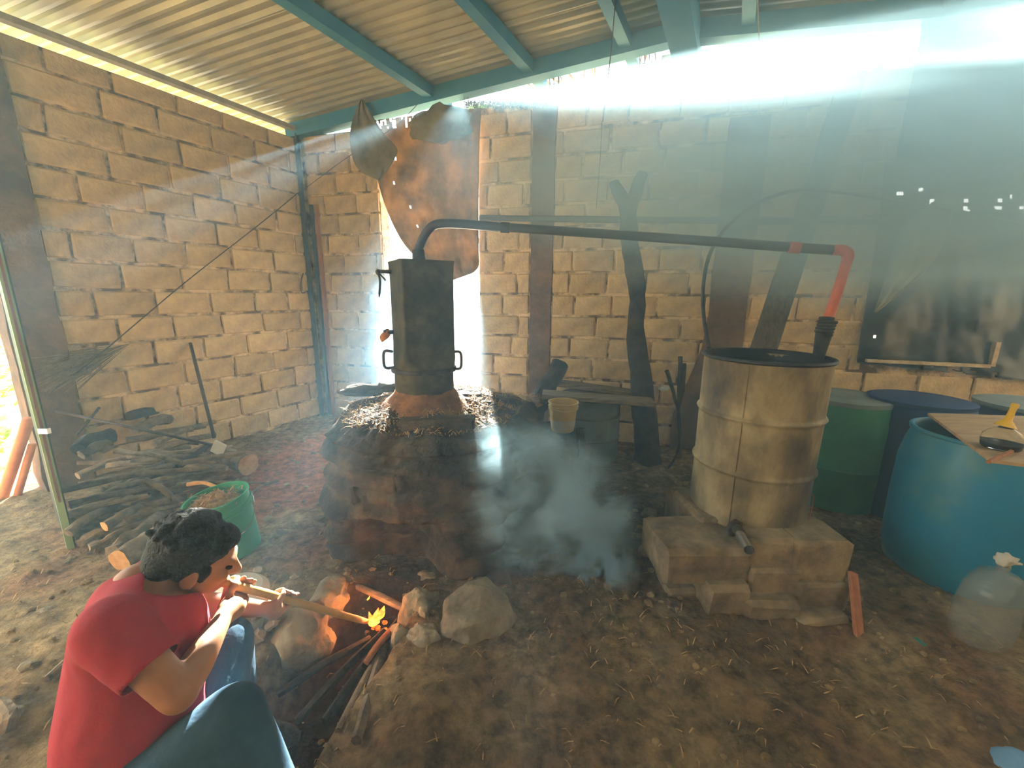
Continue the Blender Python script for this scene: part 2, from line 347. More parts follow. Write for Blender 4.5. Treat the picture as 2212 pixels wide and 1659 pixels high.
# back wall: doorway 0.93..2.04, openings above, window 5.51..6.34, stub under the ridge 3.68..4.10
D0, D1, WX0, WX1, TOP = 0.93, 2.04, 5.50, 6.32, 3.20
def spansB(h):
    s = []
    if h < 3.14: s.append((0.03, D0, 3.12))
    else: return [(3.68, 4.10, 3.44)] if h < 3.44 else []
    def cutc(a, b):   # leave room for the two concrete columns
        out = [(a, b)]
        for c0, c1 in ((2.58, 2.80),):
            n = []
            for p, q in out:
                if q <= c0 or p >= c1: n.append((p, q))
                else:
                    if p < c0: n.append((p, c0))
                    if q > c1: n.append((c1, q))
            out = n
        return out
    if h < 0.94: iv = cutc(D1, 7.6)
    elif h < 1.15: iv = cutc(D1, WX0)+[(WX1, 7.6)]
    elif h < 2.45: iv = cutc(D1, WX0)
    else: iv = cutc(D1, 5.52)
    return s + [(a, b, TOP) for a, b in iv]
gs = [slab(WB, -0.16, D0, -0.1, 3.12, -0.16, -0.012), slab(WB, D1, 5.40, -0.1, TOP, -0.16, -0.012), slab(WB, 5.40, 5.52, 2.45, TOP, -0.16, -0.012), slab(WB, 5.40, WX0, -0.1, 2.45, -0.16, -0.012),
      slab(WB, WX0, 7.7, -0.1, 0.94, -0.16, -0.012), slab(WB, WX1, 7.7, 0.94, 1.12, -0.16, -0.012), slab(WB, 3.68, 4.10, TOP, 3.44, -0.16, -0.012)]
wb = build('wall_back', join(*gs), 'mortar', loc=CO); tag(wb, kind='structure')
lay(wb, WB, UB, NB, 17, spansB, 0)
# pale jamb reveal at the doorway and crumbled mortar along the wall crest
# right wall, out of frame to the right
RW0 = WB(7.6, 0); UR = V((-0.12, -1, 0)).normalized()
def WR(t, h, o=0): return RW0 + UR*t + V((0, 0, h)) + V((-1, 0.12, 0)).normalized()*o
wr = build('wall_right', slab(WR, 0, 4.7, -0.1, 3.3, -0.14, 0), 'mortar'); tag(wr, kind='structure')
# unseen walls added behind the camera to cut stray light, left side open
def slabw(a, b, h0, h1, th=.14):
    a, b = V(a), V(b); d = (b-a).normalized(); n_ = V((-d.y, d.x, 0))*th
    P = [p+V((0, 0, h)) for p in (a, b, b+n_, a+n_) for h in (h0, h1)]
    return P, [(0, 1, 3, 2), (2, 3, 5, 4), (4, 5, 7, 6), (6, 7, 1, 0), (0, 2, 4, 6), (1, 7, 5, 3)]
wf = build('added_wall_front', slabw((-5.0, -1.5, 0), (5.2, -1.5, 0), -.1, 3.4), 'mortar'); tag(wf, kind='structure')
wl2 = build('added_wall_side', slabw(WL(6.2, 0), (-5.0, -1.5, 0), -.1, 3.15), 'mortar'); tag(wl2, kind='structure')
# concrete columns
def column(name, t0, t1, h0, h1, o0, o1, W=WB, mt='concrete', amp=0.012, base=0.0):
    n = 26
    def ring(h, i):
        j = lambda q: amp*noise.noise(V((q*3.1, h*4, i)))
        f = base*sst(1.2, 0.2, h) if base else 0
        return [W(t0+j(1)-f, h, o0), W(t1+j(2)+f*0.3, h, o0), W(t1+j(2)+f*0.3, h, o1+j(3)), W(t0+j(1)-f, h, o1+j(4))]
    vs, fs = [], []
    for i in range(n+1): vs += ring(h0+(h1-h0)*i/n, 0)
    for i in range(n):
        for k in range(4): fs.append((i*4+k, i*4+(k+1) % 4, (i+1)*4+(k+1) % 4, (i+1)*4+k))
    fs += [(0, 1, 2, 3)[::-1], tuple(n*4+k for k in range(4))]
    o = build(name, (vs, fs), mt); return tag(o, kind='structure')
column('trim_1', 2.585, 2.80, 0, TOP, -0.15, 0.012)
column('trim_2', 4.25, 4.56, 0, TOP-0.3, -0.10, 0.028, base=0.22)
column('trim_3', TL, TL+0.26, 0, 3.05, -0.16, 0.03, W=WL, amp=0.02)
tag(build('trim_4', join(bar(WL(0.07, 0, 0.02), WL(0.07, 3.12, 0.02), 0.07, 0.03, UL), bar(WB(0.085, 0, 0.015), WB(0.085, 2.42, 0.015), 0.05, 0.03, UB)), ['steel_dark']), kind='structure')
tag(build('trim_5', bar(WB(0.15, 0, 0.02), WB(0.15, 2.42, 0.02), 0.05, 0.03, UB), 'slat'), kind='structure')
# window frame of the tarp-covered opening
win = build('window_1', join(bar(WB(WX0, 0.945, 0.0), WB(WX1, 0.94, 0.0), 0.16, 0.025), bar(WB(WX1+0.012, 0.94, 0.0), WB(WX1+0.012, 1.13, 0.0), 0.03, 0.16, NB)), 'mortar_pale'); tag(win, kind='structure')

# ------------------------------------------------------------------ roof
def roof_h(a): return 3.235 + 0.104*a if a < 3.87 else 3.235+0.104*3.87-0.05*(a-3.87)
def RP(a, b, dh=0.0): return CO + UB*a + UL*b + V((0, 0, roof_h(a)+dh))
ceil_ = build('ceiling', bar(RP(3.87, -0.25, 0.05), RP(3.87, 6.0, 0.05), 0.3, 0.004), 'roof'); tag(ceil_, kind='structure')
PITCH = 0.1
def sheet(b0, b1, a0, a1):
    n = int(round((b1-b0)/PITCH))*8; na = 4 if a0 < 3.8 else 2; vs, fs = [], []
    prof = [0, 0, 0.010, 0.020, 0.020, 0.020, 0.010, 0]
    for i in range(n+1):
        b = b0+(b1-b0)*i/n
        for j in range(na+1): vs.append(RP(a0+(a1-a0)*j/na*0.99999, b, prof[i % 8]+0.004))
    for i in range(n):
        for j in range(na): fs.append((i*(na+1)+j, i*(na+1)+j+1, (i+1)*(na+1)+j+1, (i+1)*(na+1)+j))
    o = build('roof_sheet', (vs, fs), 'roof', ceil_, smooth='auto'); solidify(o, 0.0012); return o
for b in [-0.25+0.8*k for k in range(10)]:
    sheet(b, b+0.8, -0.6, 3.86); sheet(b, b+0.8, 3.88, 8.2)
for a in (1.6, 2.57, 3.40, 4.32, 5.6):
    build('purlin', bar(RP(a, -0.22, -0.055), RP(a, 6.9, -0.055), 0.09, 0.10), 'steel_paint', ceil_)
build('ridge_beam', bar(RP(3.87, -0.15, -0.14), RP(3.87, 6.9, -0.14), 0.2, 0.24), 'steel_paint', ceil_)
build('rafter', bar(RP(-0.1, 0.03, -0.075), RP(3.87, 0.03, -0.075), 0.12, 0.13), 'steel_paint', ceil_)
build('rafter', bar(RP(3.87, 0.03, -0.085), RP(8.1, 0.03, -0.085), 0.12, 0.14), 'steel_paint', ceil_)
build('eave_beam', bar(RP(0.02, -0.1, -0.070), RP(0.02, 6.8, -0.070), 0.07, 0.04), 'pale_concrete', ceil_)

# ------------------------------------------------------------------ furnace with the still
FC = V((-0.50, 2.62, 0))
def furn_p(u, v, seed=0):
    phi = 2*pi*u
    prof = [(0.0, 0.70), (0.12, 0.69), (0.3, 0.70), (0.45, 0.665), (0.58, 0.675), (0.68, 0.67), (0.75, 0.60), (0.80, 0.50), (0.83, 0.36), (0.855, 0.24), (0.86, 0.02)]
    hs = [0, .1, .25, .42, .56, .66, .705, .755, .79, .82, .83]
    x = v*(len(prof)-1); i = min(int(x), len(prof)-2); f = x-i
    r = prof[i][1]*(1-f)+prof[i+1][1]*f; h = hs[i]*(1-f)+hs[i+1]*f
    q = V((cos(phi)*2.2, sin(phi)*2.2, h*3.2))
    n = 0.05*noise.noise(q)+0.035*noise.noise(q*2.3)+0.02*noise.noise(q*5.5)+0.010*noise.noise(q*12)
    ledge = 0.02*sin(h*46) if h < .66 else 0
    r += (n+ledge)*(1 if v < .95 else .2); z = h + (n*0.5 if h > .6 else 0)*(1 if v < .95 else 0)
    # fire mouth, low on the side facing the stoker
    ang = atan2(sin(phi+pi/2), cos(phi+pi/2))
    mouth = exp(-((ang+0.18)/0.36)**4)*(1-sst(0.24, 0.36, h)); r -= 0.26*mouth
    return V((FC.x+r*cos(phi), FC.y+r*sin(phi)*(1.0+0.16*(1-sst(.2, .7, h)) if sin(phi) < 0 else 1.0), z-0.02))
fur = thing('furnace', 'round sooty adobe furnace carrying the still column, smoking at its front', 'furnace', FC)
build('mound', grid(150, 80, furn_p), 'adobe_dark', fur, smooth=True)
# adobe blocks showing in the furnace side
for k, (ph, h, wd) in enumerate([(-1.45, .50, .34), (-1.0, .50, .34), (-1.9, .51, .30), (-1.2, .37, .36), (-1.75, .37, .32), (-0.75, .37, .3), (-2.25, .40, .28), (-1.0, .25, .3), (-2.5, .22, .26)]):
    R = Matrix.Rotation(ph, 3, 'Z'); c = FC + V((cos(ph)*0.64, sin(ph)*0.64, h))
    build('adobe_block', box(c, (0.14, wd, 0.10), R, 0.012, 0.008), 'adobe_dark', fur)
# straw and fibre litter on the dome (one mass)
def litter(n, fn, ln, r, seed):
    rnd = random.Random(seed); vs, fs = [], []
    for i in range(n):
        p, nz_ = fn(rnd); a = rnd.uniform(0, pi*2); d = V((cos(a), sin(a), rnd.uniform(-.15, .4))).normalized()*ln*rnd.uniform(.4, 1.3)
        s = d.cross(V((0, 0, 1))).normalized()*r; k = len(vs); m_ = p+d*.5+V((0, 0, ln*rnd.uniform(.0, .35)))
        vs += [p-s, p+s, m_+s, m_-s, p+d]; fs += [(k, k+1, k+2, k+3), (k+3, k+2, k+4)]
    return vs, fs
def domep(r_):
    u = r_.random(); v = r_.uniform(.64, .9); p = furn_p(u, v); return p + V((0, 0, 0.003)), None
st = build('straw_litter', litter(2600, domep, 0.05, 0.0022, 3), 'straw', fur); tag(st, kind='stuff')
# still: mud seal, round boiler neck, tin box, handles, valve
S0 = V((-0.552, 2.52, 0.76))
still = thing('still', 'tall dented tin still column rising from the mud-sealed furnace top', 'still', S0)
build('mud_seal', grid(48, 10, lambda u, v: V((S0.x+(0.34-0.17*sst(0, .75, v)**0.7+0.012*noise.noise(V((cos(6.28*u)*3, sin(6.28*u)*3, v*4))))*cos(2*pi*u), S0.y+(0.34-0.17*sst(0, .75, v)**0.7)*sin(2*pi*u), 0.735+0.22*v+0.012*noise.noise(V((cos(6.28*u)*4, sin(6.28*u)*4, v*7)))))), 'mud', still, smooth=True)
build('neck', lathe([(0.178, 0.80), (0.182, 0.9), (0.18, 1.0), (0.186, 1.02)], 40, (S0.x, S0.y, 0)), 'tin', still, smooth=True)
build('neck_band', lathe([(0.186, 0.985), (0.20, 0.99), (0.20, 1.012), (0.186, 1.018)], 40, (S0.x, S0.y, 0)), 'steel_dark', still, smooth=True)
def rsq(h, half, rad, rot, dent=0):
    out = []
    for q in range(4):
        for k in range(5):
            a = q*pi/2 + k/4*pi/2; c = V(((half-rad)*(1 if q in (0, 3) else -1), (half-rad)*(1 if q in (0, 1) else -1), 0)); p = c+V((cos(a), sin(a), 0))*rad
            s = 1 - dent*(0.5+0.5*noise.noise(V((a, h*5, 0))))
            p = Matrix.Rotation(rot, 3, 'Z') @ (p*s); out.append(V((S0.x+p.x, S0.y+p.y, h)))
    return out
ROT = radians(29)
rings = [rsq(1.0, .178, .15, ROT), rsq(1.03, .175, .12, ROT), rsq(1.08, .158, .03, ROT)]+[rsq(1.08+.06*i, .154, .016, ROT, 0.02) for i in range(1, 9)]+[rsq(1.628, .156, .014, ROT), rsq(1.645, .158, .012, ROT), rsq(1.647, .10, .01, ROT), rsq(1.65, .03, .01, ROT)]
vs = [p for r_ in rings for p in r_]; nn = 20
fs = [(i*nn+k, i*nn+(k+1) % nn, (i+1)*nn+(k+1) % nn, (i+1)*nn+k) for i in range(len(rings)-1) for k in range(nn)]
build('tin_body', (vs, fs+[tuple((len(rings)-1)*nn+k for k in range(nn))]), 'tin', still, smooth='auto')
for s in (-1, 1):
    x = S0.x + s*0.185
    build('handle', tube(spline([(x-s*.005, S0.y-.04, 1.11), (x+s*.045, S0.y-.04, 1.112), (x+s*.055, S0.y-.04, 1.06), (x+s*.045, S0.y-.04, 1.01), (x-s*.005, S0.y-.04, 1.012)], 4), 0.009, 8), 'steel_dark', still, smooth=True)
vp = at_y(842, 586, S0.y-.05); vx = lambda px, py: at_y(px, py, S0.y-.05)
vl = build('valve', join(tube([vx(845, 587), vx(816, 586)], 0.011, 10), blob(vx(817, 588), (.016, .016, .018), 2, .05)), 'steel_dark', still, smooth=True)
ORG[vl.name] = ORG[still.name]
build('valve_lever', join(tube(spline([vx(818, 592), vx(821, 610), vx(819, 642)], 3), [.007]*6+[.003], 6), tube(spline([vx(820, 592), vx(828, 600), vx(833, 606)], 3), .005, 6)), 'steel_dark', vl, smooth=True)
pl = build('plug', join(tube([vx(850, 717), vx(838, 718)], 0.013, 8), blob(vx(836, 717), (.02, .018, .018), 2, .3)), 'rubber', still, smooth=True)
build('dry_leaf', grid(6, 8, lambda u, v: at_y(838-14*v+(u-.5)*22*sin(pi*min(1, v*1.05+.05)), 712+30*v, S0.y-.05-.02*sin(pi*u))), 'orange_rag', still, smooth=True)
sl = build('stone_slab', join(box(at_y(943, 917, 2.16)+V((0, 0.02, -0.0)), (0.42, 0.12, 0.065), Matrix.Rotation(-.04, 3, 'Y'), .012, .006)), 'adobe_dark'); tag(sl, 'dark flat slab lying across the furnace top before the still column', 'slab')
for k, (px, py, y, s, lb) in enumerate([(785, 843, 2.62, (.13, .07, .035), 'flat dark rock sheet jutting over the left furnace rim'), (845, 836, 2.66, (.07, .06, .03), 'small reddish rock chip wedged against the still neck')]):
    o = build('flat_rock', blob(at_y(px, py, y), s, 3, .3, 1.4, k+3, .4, .3), 'adobe_dark'); tag(o, lb, 'rock')

# side hearth with wet pulp and the yellow bucket
HX, HY = 0.30, 3.12
hearth = thing('side_hearth', 'low dark hearth box right of the furnace, topped with wet black pulp', 'hearth', (HX, HY, 0))
build('hearth_wall', box((HX, HY, 0.17), (0.52, 0.62, 0.38), Matrix.Rotation(.1, 3, 'Z'), 0.03, 0.02), 'adobe_dark', hearth)
build('wet_pulp', grid(40, 40, lambda u, v: V((HX-0.23+.46*u, HY-.29+.58*v, 0.375+0.035*sin(pi*u)*sin(pi*v)+0.022*noise.noise(V((u*9, v*9, 2)))+0.01*noise.noise(V((u*25, v*25, 2)))))), 'goo', hearth, smooth=True)
build('corner_stub', tube([at_y(1250, 985, 2.86), at_y(1252, 925, 2.9)], [.035, .03], 8, True, .2), 'charcoal', hearth)
def bucket(name, c, rb, rt, h, mt, label, tilt=None, contents=None, lidrings=2):
    R = tilt or Matrix.Identity(3); t = thing(name, label, 'bucket', c)
    prof = [(0.0, 0.004), (rb-.01, 0.0), (rb, 0.01)]
    def rr(z): return rb+(rt-rb)*z/h
    z0 = h*0.74; prof += [(rr(z0), z0), (rr(z0)+.009, z0+.006), (rr(z0)+.009, z0+.012), (rr(z0), z0+.018), (rr(h*.84), h*.84), (rr(h*.84)+.009, h*.845), (rr(h*.84)+.009, h*.865), (rr(h*.87), h*.87), (rt-.001, h-.012), (rt+.006, h-.008), (rt+.006, h), (rt-.003, h), (rr(h*.4)-.004, h*.4), (rb-.004, .012), (0.0, 0.012)]
    build('shell', lathe(prof, 44, c, R), mt, t, smooth='auto')
    return t, R, rr
yb_base = V((at_y(1215, 945, 3.02).x, 3.04, 0.425))
yb, R, rr = bucket('yellow_bucket', yb_base, 0.088, 0.112, 0.235, 'yellow_pl', 'pale yellow plastic bucket standing on the wet black pulp')
build('paint_stain', lathe([(rr(.02)+.0012, .03), (rr(.10)+.0012, .10)], 30, yb_base), 'white_pl', yb, smooth=True)

# board table, drum beneath it, log and forked post
tb = thing('board_table', 'rough two-board table top beside the forked post', 'table', V((0.75, 3.45, 0.6)))
a, b = at_y(1172, 851, 3.30), at_y(1412, 869, 3.20); build('plank', bar(a, b, 0.20, 0.035, bev=.004), 'board', tb)
a, b = at_y(1198, 826, 3.62), at_y(1372, 849, 3.55); build('plank', bar(a, b, 0.18, 0.035, bev=.004), 'board', tb)
gd = thing('grey_drum', 'dull grey drum half hidden in smoke under the board table', 'barrel', V((0.72, 3.62, 0)))
build('shell', lathe([(0.0, 0), (.26, 0), (.27, .02), (.27, .2), (.278, .21), (.27, .22), (.27, .4), (.278, .41), (.27, .42), (.27, .57)], 40, (0.72, 3.62, 0)), 'grey_pl', gd, smooth='auto')
build('lid', lathe([(.272, .565), (.274, .58), (.255, .584), (.001, .575)], 40, (0.72, 3.62, 0)), 'drum_dark', gd, smooth='auto')
PY = 3.42
def px_tube(pts, y, seg=10, wob=.12, caps=True, n=5, seed=0):
    """pts: (px, py, radius_px); the tube is built at real depth y (number or list)"""
    ys = y if isinstance(y, (list, tuple)) else [y]*len(pts)
    P = [at_y(p[0], p[1], yy) for p, yy in zip(pts, ys)]; S = spline(P, n)
    rad = []
    for i in range(len(S)):
        f = i/n; k = min(int(f), len(pts)-2); g_ = f-k; r0 = pts[k][2]*(1-g_)+pts[k+1][2]*g_
        z = (S[i]-EYE).dot(CF); rad.append(r0*z/FPX)
    return tube(S, rad, seg, caps, wob, seed)
fp = thing('forked_post', 'dark crooked tree post ending in a fork, standing by the board table', 'post', at_h(1392, 1000, 0)+V((0, 0, 0)))
build('trunk', px_tube([(1400, 1010, 27), (1393, 900, 25), (1382, 800, 22), (1374, 720, 19), (1377, 650, 16), (1374, 600, 20), (1362, 540, 18), (1358, 470, 18), (1357, 432, 22)], PY, 12, .1), 'dark_bark', fp, smooth=True)
build('branch', px_tube([(1354, 445, 17), (1342, 425, 14), (1330, 405, 12), (1327, 391, 9)], PY, 10, .1), 'dark_bark', fp, smooth=True)
build('branch', px_tube([(1360, 445, 17), (1372, 420, 14), (1380, 395, 13), (1388, 373, 10)], PY, 10, .1), 'dark_bark', fp, smooth=True)
o = build('leaning_log', px_tube([(1145, 905, 25), (1165, 868, 23), (1188, 828, 20), (1211, 785, 19)], [3.35, 3.45, 3.55, 3.65], 12, .12, 'cut'), ['dark_bark', 'paper'], smooth='auto'); tag(o, 'short dark log leaning toward the wall, its end coloured white as if lit', 'log')  # white cut-end colour stands in for light falling on it
o = build('fibre_clump', join(blob(at_y(1140, 872, 3.30), (.09, .06, .045), 3, .5, 3, 5), litter(500, lambda r_: (at_y(1140, 868, 3.30)+V((r_.gauss(0, .06), r_.gauss(0, .04), r_.uniform(-.02, .05))), None), .05, .002, 9)), 'straw'); tag(o, 'tangled straw fibre clump beside the leaning log', 'fibre', kind='stuff')
# horizontal pole on the wall, leaning board, hose
o = build('wall_pole', tube(spline([onB(1037, 471, .03), onB(1300, 474, .04), onB(1600, 477, .04), onB(1912, 480, .03)], 6), .028, 8, True, .1), 'dark_board', smooth=True); tag(o, 'long thin wooden pole fixed level across the back wall', 'pole')
lb0, lb1 = onB(1846, 152, .06), at_y(1618, 850, 2.85)
o = build('leaning_board', bar(lb0, lb1, 0.17, 0.035, NB, bev=.004), 'dark_board'); tag(o, 'long dark board leaning against the back wall behind the rusty drum', 'board')
hose = spline([at_y(1532, 752, 2.3), at_y(1521, 690, 2.4), at_y(1519, 620, 2.5), at_y(1535, 545, 2.6), at_y(1580, 480, 2.75), at_y(1650, 432, 2.9), at_y(1735, 410, 3.0), at_y(1830, 418, 3.05), at_y(1950, 437, 3.05), at_y(2100, 462, 3.0), at_y(2260, 500, 2.9)], 8)
o = build('black_hose', tube(hose, .011, 8), 'rubber', smooth=True); tag(o, 'thin black hose arching up out of the rusty drum to the right', 'hose')

# vapour pipe
PIN = thing('vapour_pipe', 'long black vapour pipe from the still column to the rusty drum', 'pipe', at_y(1370, 510, 2.3))
pa = [at_y(905, 572, 2.52), at_y(903, 545, 2.52), at_y(915, 512, 2.52), at_y(932, 490, 2.51), at_y(955, 483, 2.50), at_y(1000, 484, 2.49), at_y(1075, 490, 2.47)]
build('elbow', tube(spline(pa, 5), [.031]*6+[.026]*25, 12), 'blackpipe', PIN, smooth='auto')
build('collar', tube([at_y(905, 566, 2.52), at_y(903, 540, 2.52)], [.04, .035], 12), 'rubber', PIN, smooth='auto')
build('straight_run', tube([at_y(1060, 489, 2.475), at_y(1300, 505, 2.37), at_y(1560, 523, 2.25), at_y(1720, 535, 2.17), at_y(1800, 540, 2.13)], .0245, 14), 'blackpipe', PIN, smooth='auto')
build('joint', tube([at_y(1082, 491, 2.465), at_y(1100, 492, 2.457)], .029, 14), 'rubber', PIN, smooth='auto')
build('joint', tube([at_y(1703, 534, 2.18), at_y(1728, 536, 2.165)], .028, 14), 'redpipe', PIN, smooth='auto')
build('red_pipe', tube(spline([at_y(1798, 540, 2.13), at_y(1822, 541, 2.12), at_y(1832, 552, 2.115), at_y(1826, 575, 2.11), at_y(1806, 640, 2.10), at_y(1785, 700, 2.10)], 5), [.026]*12+[.0235]*14, 14), 'redpipe', PIN, smooth='auto')
def wrap(p, q, r, turns, k):
    P = []; p, q = V(p), V(q); a, b = frame(q-p)
    for i in range(turns*10+1):
        t = i/(turns*10); an = 2*pi*i/10; rr_ = r*(1+.25*noise.noise(V((i*.3, k, 0)))); P.append(p.lerp(q, t)+(a*cos(an)+b*sin(an))*rr_)
    return tube(P, .009, 6)
build('rubber_wrap', join(wrap(at_y(1790, 688, 2.10), at_y(1778, 722, 2.10), .034, 5, 1), tube([at_y(1782, 720, 2.1), at_y(1770, 775, 2.1)], [.036, .026], 10, True, .3)), 'rubber', PIN, smooth=True)

# condenser drum on its block plinth
DC = V((1.335, 2.13, 0.275))
dr = thing('rusty_drum', 'tall rust-stained lime-crusted metal drum full of water on rough blocks', 'drum', DC)
RD, HD = 0.292, 0.88
prof = [(RD-.02, 0.015), (RD+.006, 0.0), (RD+.008, 0.012), (RD, 0.022)]
for hz in (0.30, 0.585):
    for k in range(-4, 5): prof.append((RD+0.013*exp(-(k/1.8)**2), hz+k*0.006))
prof += [(RD, HD-.02), (RD+.004, HD-.014)]
def dentl(pr, seg, c):
    vs, fs = lathe(pr, seg, c); out = []
    for v in vs:
        d = V((v.x-c[0], v.y-c[1], 0)); n = .006*noise.noise(V((v.x*4, v.y*4, v.z*3))) + .003*noise.noise(V((v.x*11, v.y*11, v.z*9))); out.append(v+d.normalized()*n if d.length > 1e-4 else v)
    return out, fs
build('drum_shell', dentl(prof, 72, DC), 'drum', dr, smooth=True)
build('drum_rim', tube([V((DC.x+(RD+.005)*cos(t), DC.y+(RD+.005)*sin(t), DC.z+HD-.004)) for t in [2*pi*k/60 for k in range(61)]], .0095, 8, False), 'drum_dark', dr, smooth=True)
build('drum_lining', lathe([(RD-.004, HD-.005), (RD-.006, HD-.07)], 60, DC), 'drum_dark', dr, smooth=True)
build('water_surface', lathe([(0.001, HD-.05), (RD-.005, HD-.05)], 60, DC), 'water', dr, smooth=True)
build('weld_seam', tube([V((DC.x+RD*cos(radians(226)), DC.y+RD*sin(radians(226)), DC.z+.02)), V((DC.x+RD*cos(radians(226)), DC.y+RD*sin(radians(226)), DC.z+HD-.02))], .0022, 6), 'drum', dr)
sp0 = at_y(1588, 1140, 1.86)
build('spout_boss', join(blob(sp0, (.04, .025, .04), 3, .3, 2, 4), tube([sp0, at_y(1598, 1150, 1.79)], .024, 10)), 'adobe_dark', dr, smooth=True)
spt = build('spout', tube([at_y(1594, 1146, 1.82), at_y(1618, 1188, 1.64)], .021, 14, False), 'chrome', dr, smooth=True)
build('spout_mouth', tube([at_y(1616, 1183, 1.67), at_y(1618.5, 1188.5, 1.638)], .018, 14), 'charcoal', spt)
# plinth
pn = thing('block_plinth', 'rough stack of old adobe blocks under the rusty drum', 'plinth', V((1.3, 2.0, 0)))
def pblock(x0, y0, x1, y1, yd, dep=.3, rot=0.0, mt='block'):
    a, b = at_y(x0, y0, yd), at_y(x1, y1, yd); c = (a+b)/2; c.y = yd+dep/2
    build('block', box(c, (abs(b.x-a.x), dep, abs(a.z-b.z)), Matrix.Rotation(rot, 3, 'Z'), .018, .009), mt, pn)
for q in [(1512, 1122, 1620, 1188, 1.96, .35, .05), (1436, 1192, 1618, 1268, 1.72, .34, .03), (1622, 1166, 1716, 1228, 1.74, .4, -.05), (1622, 1230, 1724, 1300, 1.70, .3, .02),
          (1722, 1172, 1832, 1262, 1.72, .45, .0), (1722, 1264, 1826, 1336, 1.68, .4, .05), (1534, 1272, 1616, 1346, 1.66, .3, .0), (1440, 1274, 1528, 1322, 1.78, .2, .03),
          (1620, 1302, 1728, 1366, 1.64, .3, -.06), (1730, 1338, 1832, 1398, 1.60, .3, .03)]: pblock(*q)
for c in [(1.18, 2.22), (1.5, 2.25)]: build('block', box((c[0], c[1], .12), (.36, .42, .29), None, .018, .008), 'block', pn)
a, b = at_y(1842, 1236, 1.72), at_y(1858, 1398, 1.52)
o = build('wooden_slat', bar(a, b, .045, .018, V((0, -1, 0)), .003), 'slat'); tag(o, 'reddish wooden slat propped upright against the block plinth', 'slat')
o = build('wire', tube(spline([at_y(1756, 1068, 1.95), at_y(1757, 1085, 1.94), at_y(1750, 1110, 1.93), at_y(1742, 1150, 1.9)], 5), .003, 5), 'slat'); tag(o, 'thin rusty wire hanging down the right side of the rusty drum', 'wire')

# plastic barrels
def barrel(name, c, r, h, mt, label, seg=56, rim=True, grp=None, openh=True):
    t = thing(name, label, 'barrel', c, grp)
    pr = [(r*.86, 0), (r*.93, .015), (r*.97, .08), (r, .2), (r*1.01, h*.5), (r, h*.78), (r*.95, h*.9), (r*.90, h*.965), (r*.895, h*.985)]
    build('shell', lathe(pr, seg, c), mt, t, smooth=True)
    build('rim', lathe([(r*.895, h*.975), (r*.93, h*.98), (r*.935, h), (r*.90, h*1.005), (r*.87, h), (r*.865, h*.95), (r*.86, h*.5)], seg, c), mt, t, smooth=True)
    return t
barrel('blue_barrel', V((2.45, 1.99, -.02)), .32, .80, 'blue_dirt', 'bright blue plastic barrel, scuffed, half covered by a plywood sheet')
gb = thing('green_barrel', 'green plastic barrel standing behind the rusty drum', 'barrel', V((2.36, 2.80, 0)))
build('shell', lathe([(.24, 0), (.28, .02), (.285, .3), (.29, .31), (.285, .33), (.285, .6), (.27, .75), (.265, .77), (.255, .775)], 48, (2.36, 2.80, 0)), 'green_drum', gb, smooth='auto')
build('lid', lathe([(.272, .75), (.275, .78), (.25, .788), (.001, .785)], 48, (2.36, 2.80, 0)), 'grey_pl', gb, smooth='auto')
nb = thing('navy_barrel', 'dark navy barrel between the green barrel and the bright blue barrel', 'barrel', V((2.72, 2.64, 0)))
build('shell', lathe([(.25, 0), (.285, .02), (.29, .4), (.285, .66), (.265, .79), (.25, .80)], 48, (2.72, 2.64, 0)), 'navy_pl', nb, smooth=True)
build('lid', lathe([(.267, .78), (.27, .805), (.245, .812), (.001, .806)], 48, (2.72, 2.64, 0)), 'navy_pl', nb, smooth='auto')
nb2 = thing('grey_rimmed_barrel', 'grey-rimmed barrel partly out of frame behind the plywood sheet', 'barrel', V((3.27, 2.45, 0)))
build('shell', lathe([(.25, 0), (.285, .02), (.29, .4), (.285, .72), (.27, .80)], 48, (3.27, 2.45, 0)), 'navy_pl', nb2, smooth='auto')
build('lid', lathe([(.272, .79), (.28, .80), (.28, .82), (.25, .825), (.001, .81)], 48, (3.27, 2.45, 0)), 'grey_pl', nb2, smooth='auto')
ph = 0.80
pc = [at_h(2003, 897, ph), at_h(2140, 1000, ph), at_h(2300, 1020, ph), at_h(2260, 905, ph)]
vs = pc + [p+V((0, 0, .014)) for p in pc]
o = build('plywood_sheet', (vs, [(3, 2, 1, 0), (4, 5, 6, 7), (0, 1, 5, 4), (1, 2, 6, 5), (2, 3, 7, 6), (3, 0, 4, 7)]), 'ply'); tag(o, 'plywood sheet laid over the bright blue barrel', 'board')
jc = at_h(2160, 968, ph+.015); jug = thing('glass_jug', 'clear glass jug with dark liquid standing on the plywood sheet', 'jug', jc)
build('glass_body', lathe([(0.001, 0), (.055, 0), (.062, .008), (.066, .035), (.062, .06), (.045, .08), (.025, .092), (.017, .10), (.017, .115)], 36, jc), 'glass', jug, smooth=True)
build('dark_liquid', lathe([(0.001, .006), (.050, .006), (.056, .012), (.059, .025), (.001, .025)], 36, jc), 'charcoal', jug, smooth='auto')
fc = jc+V((-.005, 0, .10)); o = build('yellow_funnel', lathe([(.036, 0), (.028, .012), (.013, .03), (.010, .075), (.013, .10), (.009, .105), (.008, .07)], 24, fc, Matrix.Rotation(.2, 3, 'Y')), 'yellow', smooth=True); tag(o, 'yellow plastic funnel stuck upside down on the glass jug', 'funnel')
o = build('orange_stick', tube([at_h(2135, 998, ph+.03), at_h(2185, 975, ph+.03)], .008, 6), 'slat'); tag(o, 'small orange-brown stick lying at the plywood corner', 'stick')
bc = V((2.05, 1.52, 0.0))
bag = thing('water_bag', 'clear plastic bag of water tied at the top, beside the bright blue barrel', 'bag', bc)
